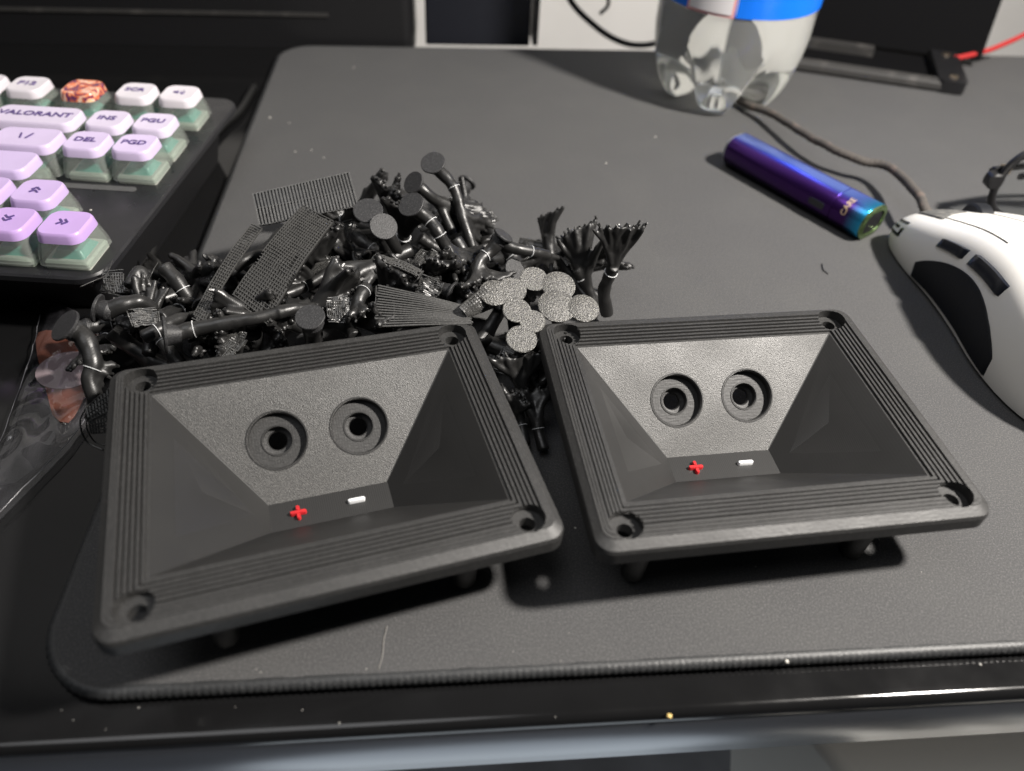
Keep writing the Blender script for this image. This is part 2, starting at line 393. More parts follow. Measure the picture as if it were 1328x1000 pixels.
mb = MB(); mb.rings(rings, mis=mis)
PM = ['print_bezel', 'print_grain', 'print_wall', 'print_floor', 'print_facet']
body = link('panel', mb.mesh('panel', PM))
cut = MB()
def revolve(mbx, org, axis, prof, n=40, mi=0):
    axis = Vector(axis).normalized(); a = axis.orthogonal().normalized(); b = axis.cross(a); org = Vector(org)
    mbx.rings([[org + axis * h + (a * math.cos(2 * math.pi * i / n) + b * math.sin(2 * math.pi * i / n)) * r for i in range(n)] for r, h in prof], mi=mi)
for sx in (-1, 1):
    for sy in (-1, 1):
        revolve(cut, (sx * HX, sy * HY, 0), (0, 0, 1), [(2.05, -12), (2.05, -3.3), (4.25, -3.2), (4.35, 4)])
bn = Vector((0, FZ + 2.2, RY1 - FY1)); bn = Vector((0, -(2.2 + FZ) * -1, (RY1 - FY1))); bn.normalize()
if bn.z < 0: bn = -bn
if bn.y > 0: bn.y = -bn.y
for sx in (-1, 1):
    zc = -2.5 + (RY1 - SY) / (RY1 - FY1) * (FZ + 2.5)
    revolve(cut, (sx * SX, SY, zc), bn, [(2.6, -16), (2.6, -5.0), (2.9, -4.6), (3.9, -4.5), (3.9, -2.5), (4.1, -2.35), (7.75, -2.3), (7.85, -.25), (8.15, .05), (8.2, 5)], 56)
# shallow pyramid-shaped hollows in the two side walls
wn = Vector((FZ + 2.2, 0, -(RW - FW))); wn = Vector((-abs(wn.x), 0, abs(wn.z))).normalized()
for sx in (1, -1):
    nn_ = Vector((wn.x * sx, 0, wn.z))
    tri = [Vector((38.0 * sx, 19, -6.1)), Vector((20.6 * sx, -1.2, -22.1)), Vector((38.0 * sx, -17.2, -6.1))]
    c_ = Vector((31.2 * sx, 2.2, -12.3)) - nn_ * 1.1
    tri = [p + nn_ * 0.02 for p in tri]; up_ = [p + nn_ * 3 for p in tri]
    cut.add(tri + up_ + [c_], [(0, 1, 6), (1, 2, 6), (2, 0, 6), (3, 5, 4), (0, 3, 4, 1), (1, 4, 5, 2), (2, 5, 3, 0)], 4)
cutter = link('cutter', cut.mesh('cutter', PM))
bo = body.modifiers.new('b', 'BOOLEAN'); bo.object = cutter; bo.operation = 'DIFFERENCE'; bo.solver = 'EXACT'
dg = bpy.context.evaluated_depsgraph_get()
panel_me = bpy.data.meshes.new_from_object(body.evaluated_get(dg)); panel_me.name = 'panel'
panel_me.shade_smooth(); panel_me.set_sharp_from_angle(angle=math.radians(11))
for o in (body, cutter): bpy.data.objects.remove(o)

lip_me = []
for r0_, r1_, h0_ in ((8.2, 8.6, 0), (4.12, 4.5, -2.33)):
    mb = MB(); a_ = bn.orthogonal().normalized(); b_ = bn.cross(a_)
    def rg_(r, h): return [bn * h + (a_ * math.cos(2 * math.pi * i / 48) + b_ * math.sin(2 * math.pi * i / 48)) * r for i in range(48)]
    mb.rings([rg_(r0_, h0_ - .1), rg_(r0_, h0_ + .2), rg_(r1_, h0_ + .2), rg_(r1_, h0_ - .1)], cap0=False, cap1=False); lip_me.append(mb.mesh('socket_lip', 'print_wall'))
def sign_bar(mbx, c, L, wd, h, ang):
    r = wd / 2 - .02; rot = Matrix.Rotation(ang, 3, 'Z')
    mbx.rings([[rot @ q + Vector(c) for q in rrect(-L / 2 + i, L / 2 - i, -wd / 2 + i, wd / 2 - i, max(r - i, .05), zz, 5)] for i, zz in ((0, 0), (0, h * .8), (.15, h))])
mb = MB()
sign_bar(mb, (0, 0, 0), 4.6, 1.15, 1.25, 0)
# the upright of the plus, in two halves that butt on the crossbar
for sy in (-1, 1):
    sign_bar(mb, (0, sy * 1.42, 0), 1.76, 1.15, 1.23, math.pi / 2)
plus_me = mb.mesh('plus_mark', 'red_print', 40)
mb = MB(); sign_bar(mb, (0, 0, 0), 4.9, 1.2, 1.25, 0); minus_me = mb.mesh('minus_mark', 'white_print', 40)
mb = MB(); revolve(mb, (0, 0, 0), (0, 0, 1), [(2.7, -27.0), (3.1, -26.4), (3.3, -20), (3.6, -6.5)], 24); post_me = mb.mesh('support_post', 'print_bezel', 40)
def plate(label, loc, rot, posts):
    t = thing('terminal_plate', label, 'terminal plate', loc, rot, 'printed terminal plates')
    link('panel', panel_me, t)
    o = link('plus_mark', plus_me, t); o.location = Vector((-9.2, -1.55, FZ)) * S
    o['label'] = 'small red plus sign'
    o = link('minus_mark', minus_me, t); o.location = Vector((7.0, -1.3, FZ)) * S
    o['label'] = 'small white minus sign'
    for sx in (-1, 1):
        for me in lip_me:
            o = link('socket_lip', me, t); o.location = Vector((sx * SX, SY, -2.5 + (RY1 - SY) / (RY1 - FY1) * (FZ + 2.5))) * S
    for x, y in posts:
        o = link('support_post', post_me, t); o.location = Vector((x, y, 0)) * S
    return t
plate('black printed terminal plate on the left, lying against the heap of scraps', (-48.33, 125.09, 28.9), (0, 0.04565, 0.3605), [(-30, -33), (30, -33), (-31, 33), (31, 33)])
plate('black printed terminal plate on the right, beside the white mouse', (66.6, 149.34, 27.6), (-0.0042, 0.0181, 0.1885), [(-38, -34), (26, -34), (-31, 33), (31, 33)])

# ------------------------------------------------------------------ heap of printed support scraps
SC = 'support scrap'
def frame_of(pts): return min(pts, key=lambda p: p.z)
landmarks = []
def scrap_thing(label, base, group='support scraps in the heap', mark=True):
    if mark: landmarks.append((label, Vector(base)))
    return thing('support_scrap', label, SC, base, (0, 0, 0), group)

def wobble(pts, amp, seed):
    out = []
    for i, p in enumerate(pts):
        out.append(p + Vector((noise.noise(p * .09 + Vector((seed, 0, 0))), noise.noise(p * .09 + Vector((0, seed, 7))), noise.noise(p * .09 + Vector((3, 9, seed))))) * amp)
    return out

def grow_tree(trunk, r0, r1, fans, rings=(), foot=None, seed=0, feet=()):
    """trunk: centre line; fans: (A, B, n, twig radius, origin t) tips spread from A to B; returns dict of part meshes"""
    rg = random.Random(seed)
    T = wobble(catmull(trunk, 6), 0.5, seed * 1.7); nT = len(T)
    out = {}
    mb = MB(); mb.tube(T, [(r0 + (r1 - r0) * i / (nT - 1)) * (1 + .16 * noise.noise(T[i] * .33 + Vector((seed, 0, 0)))) for i in range(nT)], 12)
    out['trunk'] = mb
    if fans:
        mb = MB(); tips = MB()
        for A, B, n, r, t0 in fans:
            A = Vector(A); B = Vector(B); o = T[min(nT - 1, int(t0 * (nT - 1)))]
            groups = max(1, n // 3); span = (B - A).normalized()
            for g in range(groups):
                c = A.lerp(B, (g + .5) / groups); mid = o.lerp(c, .38 + .14 * rg.random()) + Vector([rg.uniform(-.8, .8) for _ in range(3)])
                start = T[max(0, int(t0 * (nT - 1)) - 2)]
                br = wobble(catmull([start, o.lerp(mid, .5), mid], 4), .4, seed + g)
                mb.tube(br, [r * 2.5 + (r * 1.85 - r * 2.5) * i / (len(br) - 1) for i in range(len(br))], 9)
                k = n // groups
                for j in range(k):
                    tip = A.lerp(B, (g + (j + .5) / k) / groups) + Vector([rg.uniform(-.9, .9) for _ in range(3)])
                    m2 = mid.lerp(tip, .55) + (tip - c) * .22 + Vector([rg.uniform(-.35, .35) for _ in range(3)])
                    tw = wobble(catmull([mid - (mid - start) * .12, mid.lerp(m2, .5) + (tip - c) * .12, m2, tip], 4), .5, seed + j * 3)
                    rr = [r * 1.75 + (r * 1.15 - r * 1.75) * i / (len(tw) - 1) for i in range(len(tw))]
                    rr[-1] *= .8; rr[-2] *= 1.12
                    mb.tube(tw, rr, 8)
                    if rg.random() < .45:
                        q0 = tw[len(tw) // 2]; side = tip + span * rg.choice((-1, 1)) * rg.uniform(1.5, 2.6) + Vector([rg.uniform(-1.2, 1.2) for _ in range(3)])
                        mb.tube(catmull([q0, q0.lerp(side, .5), side], 3), [r * 1.3, r * 1.25, r * 1.2, r * 1.1, r * 1.1, r * 1.0, r * .9], 7)
                    for q in range(2):
                        e = tip + (tip - m2).normalized() * rg.uniform(.2, .9) + Vector([rg.uniform(-.6, .6) for _ in range(3)])
                        tips.tube([tip - (tip - m2) * .05, e], [r * .62, r * .45], 6)
        out['branches'] = mb; out['twig_tips'] = tips
    for t in rings:
        i = min(nT - 2, int(t * (nT - 1))); rr = (r0 + (r1 - r0) * i / (nT - 1)) * 1.06 + .05
        d = (T[i + 1] - T[i]).normalized(); mb = MB(); mb.tube([T[i] - d * .09, T[i] + d * .09], rr + .06, 14)
        out.setdefault('white_ring', []).append(mb)
    if foot:
        d = (T[0] - T[1]).normalized()
        nrm = Vector(foot[1]).normalized() if foot[1] else d
        c0_ = T[0] + nrm * r0 * .75; mb = MB(); mb.disc(c0_, nrm, foot[0], .9, 28, irr=.02); mb.tube([c0_ + nrm * .2, T[0] - nrm * .4, T[0] - nrm * 2.0], [foot[0] * .62, r0 * 1.12, r0 * .9], 16)
        out['foot_disc'] = mb
    return out

def fuse(mb, name):
    """melt overlapping tubes into one continuous grown skin"""
    o = link(name, mb.mesh(name, 'scrap'))
    r = o.modifiers.new('r', 'REMESH'); r.mode = 'VOXEL'; r.voxel_size = .00042
    sm = o.modifiers.new('s', 'SMOOTH'); sm.factor = .5; sm.iterations = 7
    me = bpy.data.meshes.new_from_object(o.evaluated_get(bpy.context.evaluated_depsgraph_get())); bpy.data.objects.remove(o)
    me.name = name; me.shade_smooth()
    if not me.materials: me.materials.append(M['scrap'])
    return me
def merged(parts):
    out = {k: v for k, v in parts.items() if k not in ('trunk', 'branches')}
    mb = MB(); mb.add(parts['trunk'].v, parts['trunk'].f)
    if 'branches' in parts: mb.add(parts['branches'].v, parts['branches'].f)
    return mb, out
def emit(root, base, parts):
    for k, mbs in parts.items():
        for mb in (mbs if isinstance(mbs, list) else [mbs]):
            mb.v = [tuple(Vector(p) - base) for p in mb.v]
            m = {'white_ring': 'white_print', 'foot_disc': 'foot_face', 'twig_tips': 'scrap', 'mesh_sheet': 'scrap_rough', 'raft_disc': 'scrap_glitter'}.get(k, 'scrap')
            part(k, mb, m, root, 24 if k == 'foot_disc' else 50)

def tree(label, trunk, r0=2.4, r1=1.9, fans=(), rings=(), foot=None, seed=0):
    parts = grow_tree(trunk, r0, r1, fans, rings, foot, seed)
    base = min([Vector(p) for p in trunk], key=lambda p: p.z)
    mb, parts = merged(parts); root = scrap_thing(label, base)
    mb.v = [tuple(Vector(p) - base) for p in mb.v]; link('branches', fuse(mb, 'branches'), root)
    emit(root, base, parts)

def sheet(label, c4, nl, nc, wl=.42, wc=.3, ragged=0.0, back=False, seed=0, sag=1.0, drop=0.0):
    """woven print sheet over the corners c4 = A,B (start edge) and D,C (end edge): nl lines run A->D, nc cross lines"""
    rg = random.Random(seed); A, B, C, D = [Vector(p) for p in c4]
    nrm = (B - A).cross(D - A).normalized()
    if nrm.dot(CAM - A) < 0: nrm = -nrm
    def at(u, v):
        p = A.lerp(B, u).lerp(D.lerp(C, u), v)
        return p + nrm * (sag * math.sin(math.pi * v) * .8 + .5 * noise.noise(Vector((u * 3, v * 5, seed))))
    mb = MB()
    for i in range(nl + 1):
        u = i / nl; v0 = ragged * rg.random(); v1 = 1 - ragged * rg.random(); k = 2 if back and nc < 8 else 7
        pts = [at(u, v0 + (v1 - v0) * j / k) for j in range(k + 1)]
        for a, b in zip(pts, pts[1:]):
            if rg.random() < drop: continue
            mb.bar(a, b + (b - a) * .04, wl, wl * .9, nrm)
    for j in range(nc + 1):
        v = j / nc; k = 5; u0 = ragged * .3 * rg.random(); u1 = 1 - ragged * .3 * rg.random()
        pts = [at(u0 + (u1 - u0) * q / k, v) + nrm * (-.3 if back and nc < 8 else .12) for q in range(k + 1)]
        for a, b in zip(pts, pts[1:]):
            if rg.random() < drop: continue
            mb.bar(a, b + (b - a) * .04, wc, wc, nrm)
    parts = {'mesh_sheet': mb}
    if back:
        bk = MB(); g = 8; v = [at(x / g, y / g) - nrm * (.5 + off) for off in (0, .5) for y in range(g + 1) for x in range(g + 1)]
        n1 = (g + 1) ** 2; fs = []
        for y in range(g):
            for x in range(g):
                a = y * (g + 1) + x; fs.append((a, a + 1, a + g + 2, a + g + 1)); fs.append((n1 + a, n1 + a + g + 1, n1 + a + g + 2, n1 + a + 1))
        bk.add(v, fs); bk.v = [tuple(Vector(p) - nrm * .25) for p in bk.v]; parts['backing'] = bk
    base = min((A, B, C, D), key=lambda p: p.z)
    emit(scrap_thing(label, base), base, parts)

# --- sheets that lie on top
sheet('wide finely ribbed slab of support on the back left of the heap', [P(328, 251, 38), P(452, 223, 40), P(464, 267, 33), P(337, 292, 31)], 30, 2, .62, .3, .03, True, 1, .5)
sheet('long narrow net strip slanting down the left of the heap', [P(326, 291, 31), P(340, 297, 31), P(263, 420, 27), P(249, 413, 27)], 5, 34, .42, .36, .04, False, 2, 2.0, .03)
sheet('broad net strip slanting across the heap in front of the ribbed slab', [P(393, 267, 38), P(432, 287, 38), P(346, 420, 29), P(300, 386, 30)], 15, 36, .46, .34, .05, True, 3, 2.0, .03)
sheet('small ragged torn net piece behind the broad net strip', [P(415, 296, 30), P(458, 284, 30), P(447, 330, 22), P(404, 336, 22)], 13, 11, .5, .4, .22, False, 4, 1.0, .05)
sheet('dark striped wedge of support just behind the left plate', [P(488, 370, 31), P(486, 424, 27), P(612, 420, 26), P(602, 397, 28)], 15, 5, .55, .25, .03, True, 5, .4)
sheet('small woven fan of net by the front left corner of the heap', [P(112, 528, 20), P(146, 500, 23), P(150, 560, 14), P(118, 562, 13)], 9, 9, .45, .4, .06, False, 6, 2.5, .05)
sheet('frayed scrap of net beside the keyboard corner', [P(133, 352, 24), P(160, 350, 24), P(163, 385, 20), P(140, 380, 20)], 8, 8, .4, .25, .25, False, 7, 1.0, .08)
sheet('dark netted clump left of the grey raft discs', [P(596, 398, 30), P(628, 372, 33), P(640, 398, 27), P(606, 412, 26)], 10, 9, .6, .5, .12, False, 8, 2.0)
sheet('curled dark strip above the striped wedge', [P(482, 336, 34), P(488, 330, 34), P(549, 352, 31), P(542, 359, 31)], 5, 14, .5, .4, .08, True, 9, 1.0)

# --- the grey raft: flat discs grown together
base = P(690, 400, 28); rt = scrap_thing('flat sparkling grey raft of merged round discs between the plates', base)
rn = Vector((0.10, -0.30, 0.95)).normalized()
def raft_pt(px, py):
    d = FWD + RIGHT * ((px - 664.0) / FPX) - UP * ((py - 500.0) / FPX)
    return CAM + d * ((base + rn * 1.2 - CAM).dot(rn) / d.dot(rn))
for i, (px, py, r) in enumerate([(641, 381, 4.9), (664, 377, 4.7), (692, 363, 4.7), (724, 372, 5.6), (722, 398, 6.2), (756, 401, 5.2), (670, 404, 4.6), (676, 441, 4.9), (690, 418, 4.2)]):
    mb = MB(); c = raft_pt(px, py); mb.disc(c - base, rn, r, .8 + .012 * i, 36, irr=.012); part('raft_disc', mb, 'scrap_glitter', rt, 40)
for i, (px, py) in enumerate([(664, 377), (724, 372), (676, 441)]):
    mb = MB(); c = raft_pt(px, py) - base; mb.tube([c, c - rn * 9 + Vector((1, 2, 0)), c + Vector((2, 3, -24))], [2.6, 2.2, 2.0], 12); part('trunk', mb, 'scrap', rt, 50)

# --- branching pieces one can pick out
tree('tall trunk scrap with its round foot highest at the back of the heap', [P(563, 216, 38), P(580, 232, 35), P(592, 252, 31), P(600, 285, 24), P(614, 322, 16)], 2.5, 1.9,
     [(P(604, 335, 12), P(640, 272, 20), 9, .92, .75)], (.45,), (4.7, (-.15, -.45, .88)), 11)
tree('second trunk scrap with round foot tucked under the highest foot', [P(541, 240, 36), P(556, 252, 33), P(572, 268, 27), P(585, 300, 20)], 2.3, 1.8,
     [(P(620, 258, 26), P(642, 300, 16), 9, .82, .6)], (), (4.3, (-.5, -.5, .7)), 12)
tree('trunk scrap with a lower round foot and two white rings', [P(537, 270, 36), P(556, 285, 33), P(570, 305, 29), P(580, 322, 24), P(592, 345, 18)], 2.7, 2.0,
     [(P(592, 365, 20), P(632, 318, 22), 9, .92, .8)], (.3, .5), (4.8, (-.3, -.42, .86)), 13)
tree('short trunk scrap with a flat grey foot beside the ribbed slab', [P(479, 278, 36), P(492, 292, 32), P(500, 320, 22)], 2.4, 2.0, [(P(480, 345, 16), P(520, 340, 16), 6, .92, 1)], (), (5.2, (.05, -.35, .93)), 14)
tree('short trunk scrap with a darker oval foot below the grey one', [P(497, 298, 34), P(508, 310, 30), P(520, 335, 20)], 2.4, 2.0, [(P(500, 360, 16), P(545, 355, 16), 6, .92, 1)], (), (4.8, (.30, -.5, .8)), 15)
tree('upright fan-shaped branching scrap standing behind the right plate', [P(787, 408, 5), P(783, 380, 14), P(789, 362, 21), P(797, 347, 27)], 2.5, 2.2,
     [(P(776, 292, 43), P(840, 292, 43), 12, .66, .9)], (.85,), None, 16)
tree('bristly fan scrap leaning left beside the upright fan', [P(772, 398, 3), P(762, 372, 10), P(748, 350, 16)], 2.2, 1.8,
     [(P(718, 312, 24), P(776, 284, 33), 9, .82, .9), (P(770, 330, 22), P(790, 300, 34), 6, .72, .7)], (.8,), None, 17)
tree('forked scrap with a wide round foot at the far left over the plastic bag', [P(97, 428, 30), P(112, 440, 28), P(122, 470, 24), P(116, 492, 21), P(124, 520, 16)], 3.0, 2.2,
     [(P(118, 520, 16), P(150, 470, 22), 9, .85, .55), (P(110, 545, 10), P(146, 530, 12), 9, .82, .95)], (.62,), (5.2, (-.45, -.25, .85)), 18)
tree('thick elbow-shaped scrap above the plastic bag', [P(138, 402, 26), P(160, 394, 27), P(183, 392, 26), P(200, 402, 22)], 3.0, 2.2,
     [(P(165, 432, 18), P(200, 402, 20), 9, .82, .95)], (), (4.6, (-.95, 0, .3)), 19)
tree('hollow trunk scrap poking up beside the keyboard cable', [P(212, 345, 27), P(228, 362, 24), P(242, 382, 20), P(258, 402, 15)], 3.0, 2.0, [(P(240, 430, 12), P(285, 400, 12), 6, .92, 1)], (.6,), None, 20)
tree('long horizontal trunk scrap lying behind the left plate with a flared foot', [P(226, 434, 30), P(252, 426, 30), P(290, 420, 30), P(336, 412, 30), P(372, 404, 30)], 2.6, 1.9,
     [(P(372, 390, 28), P(430, 398, 26), 6, .92, 1)], (.28,), (5.6, (-.85, -.4, .2)), 21)
tree('curved scrap looping between the net strip and the left plate', [P(186, 438, 24), P(208, 428, 25), P(232, 414, 24), P(262, 408, 20)], 2.3, 1.9, [(P(270, 440, 14), P(290, 400, 14), 6, .82, 1)], (.3,), None, 22)
tree('stubby capped scrap peeping over the top edge of the left plate', [P(404, 418, 33), P(404, 430, 28), P(406, 446, 20)], 3.2, 2.6, (), (), (4.4, (0, -.3, .95)), 23)
tree('bent scrap with pale broken tips behind the middle of the left plate', [P(478, 372, 30), P(468, 384, 30), P(462, 398, 28), P(456, 416, 24)], 2.3, 1.8,
     [(P(448, 418, 27), P(486, 398, 30), 9, .75, .7)], (.2,), None, 24)
tree('gnarled scrap rising left of the dark netted clump', [P(648, 312, 30), P(636, 326, 27), P(622, 340, 25), P(612, 362, 20)], 2.6, 1.9,
     [(P(596, 372, 24), P(664, 358, 22), 9, .85, .8)], (.55,), (3.8, (.5, .2, .8)), 25)
tree('smooth elbow scrap reaching right toward the bristly fan', [P(640, 306, 30), P(662, 320, 28), P(688, 326, 26), P(712, 330, 22)], 2.4, 1.8, [(P(668, 350, 20), P(730, 338, 18), 9, .82, .9)], (.7,), None, 26)
tree('slim trunk scrap lying across the middle under the broad net strip', [P(330, 370, 26), P(360, 384, 25), P(396, 372, 24), P(428, 352, 24)], 2.0, 1.7, [(P(430, 330, 22), P(462, 360, 22), 6, .82, 1)], (.7,), None, 27)
tree('hooked scrap beneath the ribbed slab', [P(300, 350, 22), P(318, 338, 24), P(340, 330, 23), P(360, 332, 20)], 2.3, 1.9, [(P(372, 318, 18), P(384, 350, 18), 6, .82, 1)], (), (4.2, (-.7, -.3, .6)), 28)
tree('knobbly scrap behind the hollow trunk near the mat edge', [P(262, 352, 18), P(276, 346, 20), P(292, 350, 18), P(300, 368, 14)], 2.4, 1.9, [(P(280, 380, 12), P(320, 372, 12), 6, .92, 1)], (), None, 29)
tree('twisted scrap under the frayed net near the keyboard corner', [P(168, 372, 22), P(180, 352, 24), P(190, 362, 22), P(192, 384, 18)], 2.2, 1.9, [(P(165, 395, 16), P(205, 392, 14), 6, .92, 1)], (), None, 30)
tree('spiky dark fan in the gap between the two plates', [P(690, 540, 4), P(682, 512, 9), P(672, 488, 14)], 2.0, 1.7, [(P(634, 462, 22), P(712, 458, 22), 9, .82, .9)], (), None, 31)
tree('low branching scrap deep in the gap beside the right plate', [P(706, 585, 3), P(700, 560, 6), P(696, 540, 9)], 2.0, 1.6, [(P(664, 508, 14), P(722, 500, 14), 9, .75, .9)], (.6,), None, 32)
tree('low branching scrap deep in the gap beside the left plate', [P(682, 578, 3), P(676, 552, 6), P(670, 530, 9)], 1.9, 1.6, [(P(648, 505, 14), P(690, 520, 14), 9, .75, .9)], (.5,), None, 33)

# --- thin loose threads of filament
def thread(label, pts, r=.16, m='scrap_rough'):
    pts = catmull(pts, 8); b = min(pts, key=lambda p: p.z); mb = MB(); mb.tube([p - b for p in pts], r, 6)
    o = part('filament_thread', mb, m, None, True); o.location = b * S
    return tag(o, label, 'thread', 'loose threads')
thread('fine loop of thread hanging from the woven fan at far left', [P(112, 528, 20), P(104, 548, 12), P(112, 572, 4), P(134, 584, 2)], .28)
thread('second fine thread beside the loop at far left', [P(118, 530, 20), P(112, 552, 12), P(122, 572, 5), P(138, 578, 3)], .22)
thread('thin straight thread pointing at the keyboard corner', [P(104, 372, 26), P(122, 364, 26), P(138, 356, 25), P(146, 338, 26)], .16, 'metal_lip')
thread('thin thread standing up from the hollow trunk', [P(205, 340, 24), P(198, 352, 26), P(190, 372, 22), P(192, 392, 18)], .16)
thread('tiny curved fibre alone on the mat right of the heap', [P(1066, 342, .3), P(1068, 350, .5), P(1074, 355, .3)], .2, 'black_plastic')
thread('pale hair lying on the mat in front of the left plate', [P(502, 812, .3), P(498, 830, .3), P(496, 850, .3), P(491, 868, .3)], .08, 'crumb_dull')

def net(A, B, C, D, nl, nc, wd, seed, rag=.2, drop=.06):
    rg = random.Random(seed); A, B, C, D = [Vector(p) for p in (A, B, C, D)]; nrm = (B - A).cross(D - A).normalized(); mb = MB()
    def at(u, v): return A.lerp(B, u).lerp(D.lerp(C, u), v) + nrm * (1.3 * noise.noise(Vector((u * 2, v * 2, seed))) + .8 * noise.noise(Vector((u * 6, v * 6, seed))))
    for n1, sw in ((nl, 0), (nc, 1)):
        for i in range(n1 + 1):
            u = i / n1; a = rag * rg.random(); b = 1 - rag * rg.random(); k = 5
            pts = [(at(u, a + (b - a) * q / k) if not sw else at(a + (b - a) * q / k, u) + nrm * .15) for q in range(k + 1)]
            for p, q in zip(pts, pts[1:]):
                if rg.random() > drop: mb.bar(p, q + (q - p) * .05, wd, wd, nrm)
    return mb
# --- anonymous pieces that fill the heap
protos = []
for k in range(8):
    rg = random.Random(100 + k); L = rg.uniform(13, 20); bend = Vector((rg.uniform(-5, 5), rg.uniform(-5, 5), 0))
    trunk = [Vector((0, 0, 0)), bend * .35 + Vector((0, 0, L * .35)), bend * .6 + Vector((0, 0, L * .7)), bend + Vector((0, 0, L))]
    wd = rg.uniform(5.5, 9)
    fans = [(bend + Vector((-wd, rg.uniform(-3, 3), L + 9)), bend + Vector((wd, rg.uniform(-3, 3), L + 8)), rg.choice((9, 12)), 1.0, .75)]
    if k % 3 != 0: fans.append((bend + Vector((rg.uniform(-4, 4), -wd, L + 4)), bend + Vector((rg.uniform(-4, 4), wd, L + 6)), 6, 1.0, .5))
    ps = grow_tree(trunk, rg.uniform(2.4, 3.1), 2.1, fans, (.55,) if k % 3 == 0 else (), (rg.uniform(3.6, 4.6), None) if k in (0, 5) else None, 200 + k)
    limb, ps = merged(ps)
    protos.append([('branches', fuse(limb, 'branches'))] + [(n, b.mesh(n, {'mesh_sheet': 'scrap_rough', 'white_ring': 'white_print', 'foot_disc': 'foot_face'}.get(n, 'scrap'), 24 if n == 'foot_disc' else 50)) for n, bs in ps.items() for b in (bs if isinstance(bs, list) else [bs])])
# (photo column, row, height, tilt) of the fillers
spots = []
for px, py, z in [(150, 420, 8), (175, 455, 10), (205, 400, 10), (215, 445, 14), (245, 375, 8), (262, 440, 16), (285, 395, 10), (300, 440, 16), (320, 370, 10), (335, 345, 6), (345, 430, 18),
                  (360, 395, 12), (375, 350, 10), (392, 315, 8), (395, 430, 18), (410, 380, 14), (425, 340, 12), (438, 310, 8), (440, 425, 18), (445, 385, 16), (460, 350, 14), (465, 300, 10), (470, 278, 10),
                  (490, 330, 14), (500, 365, 16), (505, 420, 8), (525, 350, 14), (530, 390, 8), (545, 330, 14), (550, 370, 16), (560, 290, 10), (575, 350, 14), (585, 390, 8), (600, 320, 10),
                  (610, 360, 12), (625, 300, 8), (630, 340, 10), (640, 420, 10), (655, 350, 8), (660, 450, 6), (675, 335, 6), (690, 350, 8), (700, 440, 6), (715, 345, 6), (735, 370, 6), (755, 360, 4), (430, 270, 12), (120, 470, 6), (512, 268, 10), (655, 480, 4), (705, 490, 2),
                  (135, 440, 8), (190, 425, 16), (230, 355, 8), (235, 410, 16), (270, 365, 12), (275, 420, 20), (310, 410, 20), (318, 430, 20), (350, 370, 16), (365, 425, 22), (380, 385, 18), (398, 352, 16), (415, 410, 22), (436, 362, 18), (452, 330, 16), (470, 410, 22), (482, 318, 18), (505, 340, 20), (512, 385, 10), (530, 315, 18), (548, 395, 10), (556, 345, 20), (572, 325, 16), (580, 370, 12), (604, 340, 16), (618, 380, 16), (640, 360, 14), (660, 330, 10), (606, 290, 12), (585, 265, 10), (700, 330, 8), (500, 275, 16), (448, 290, 14)]:
    spots.append((px, py, z))
short = {'wide finely ribbed slab': 'wide ribbed slab', 'long narrow net strip': 'long narrow net strip', 'broad net strip': 'broad net strip', 'small ragged torn net': 'torn net piece', 'dark striped wedge': 'striped wedge',
         'small woven fan': 'woven net fan', 'frayed scrap of net': 'frayed net', 'dark netted clump': 'netted clump', 'curled dark strip': 'curled strip', 'flat sparkling grey raft': 'sparkling grey raft', 'tall trunk scrap': 'highest round foot',
         'trunk scrap with a lower': 'twice-ringed trunk', 'short trunk scrap with a flat grey': 'flat grey foot', 'short trunk scrap with a darker': 'dark oval foot', 'upright fan-shaped': 'upright fan', 'bristly fan': 'bristly fan',
         'thick elbow-shaped': 'thick elbow scrap', 'hollow trunk': 'hollow trunk', 'long horizontal trunk': 'long horizontal trunk', 'stubby capped': 'stubby capped scrap', 'slim trunk': 'slim trunk under the net', 'hooked scrap': 'hooked scrap', 'spiky dark fan': 'spiky fan between the plates'}
used_labels = set()
def filler_label(c, kind):
    cands = []
    for lab, q in landmarks:
        nm = next((v for k, v in short.items() if lab.startswith(k)), None)
        if nm: cands.append(((q - c).length, nm, c - q))
    cands.sort(key=lambda e: e[0])
    look = ['round-footed forked scrap', 'short forked scrap', 'short split scrap', 'short bare forked scrap', 'small bushy scrap', 'small round-footed scrap', 'stout forked scrap', 'small bare forked scrap'][kind]
    for _, nm, d in cands:
        side = ('right of' if d.x > 0 else 'left of') if abs(d.x) > abs(d.y) else ('behind' if d.y > 0 else 'in front of')
        lab = look + ' half buried just ' + side + ' the ' + nm
        if lab not in used_labels: used_labels.add(lab); return lab
for i, (px, py, z) in enumerate(spots):
    c = P(px, py, z)
    t = scrap_thing(filler_label(c, i % 8), c, mark=False)
    ax = Vector((rnd.uniform(-1, 1), rnd.uniform(-1, 1), rnd.uniform(-.5, .8))).normalized()
    q = Vector((0, 0, 1)).rotation_difference(ax) @ Quaternion((0, 0, 1), rnd.uniform(0, 6.28))
    t.rotation_euler = q.to_euler()
    t.location = (c - ax * 9) * S
    s = rnd.uniform(.85, 1.15); t.scale = (s, s, s)
    lowest = min((q @ Vector((0, 0, h)) ).z for h in (0, 26)) * s + (c - ax * 9).z
    if lowest < 3: t.location.z += (3 - lowest) * S
    for n, me in protos[i % 8]: link(n, me, t)

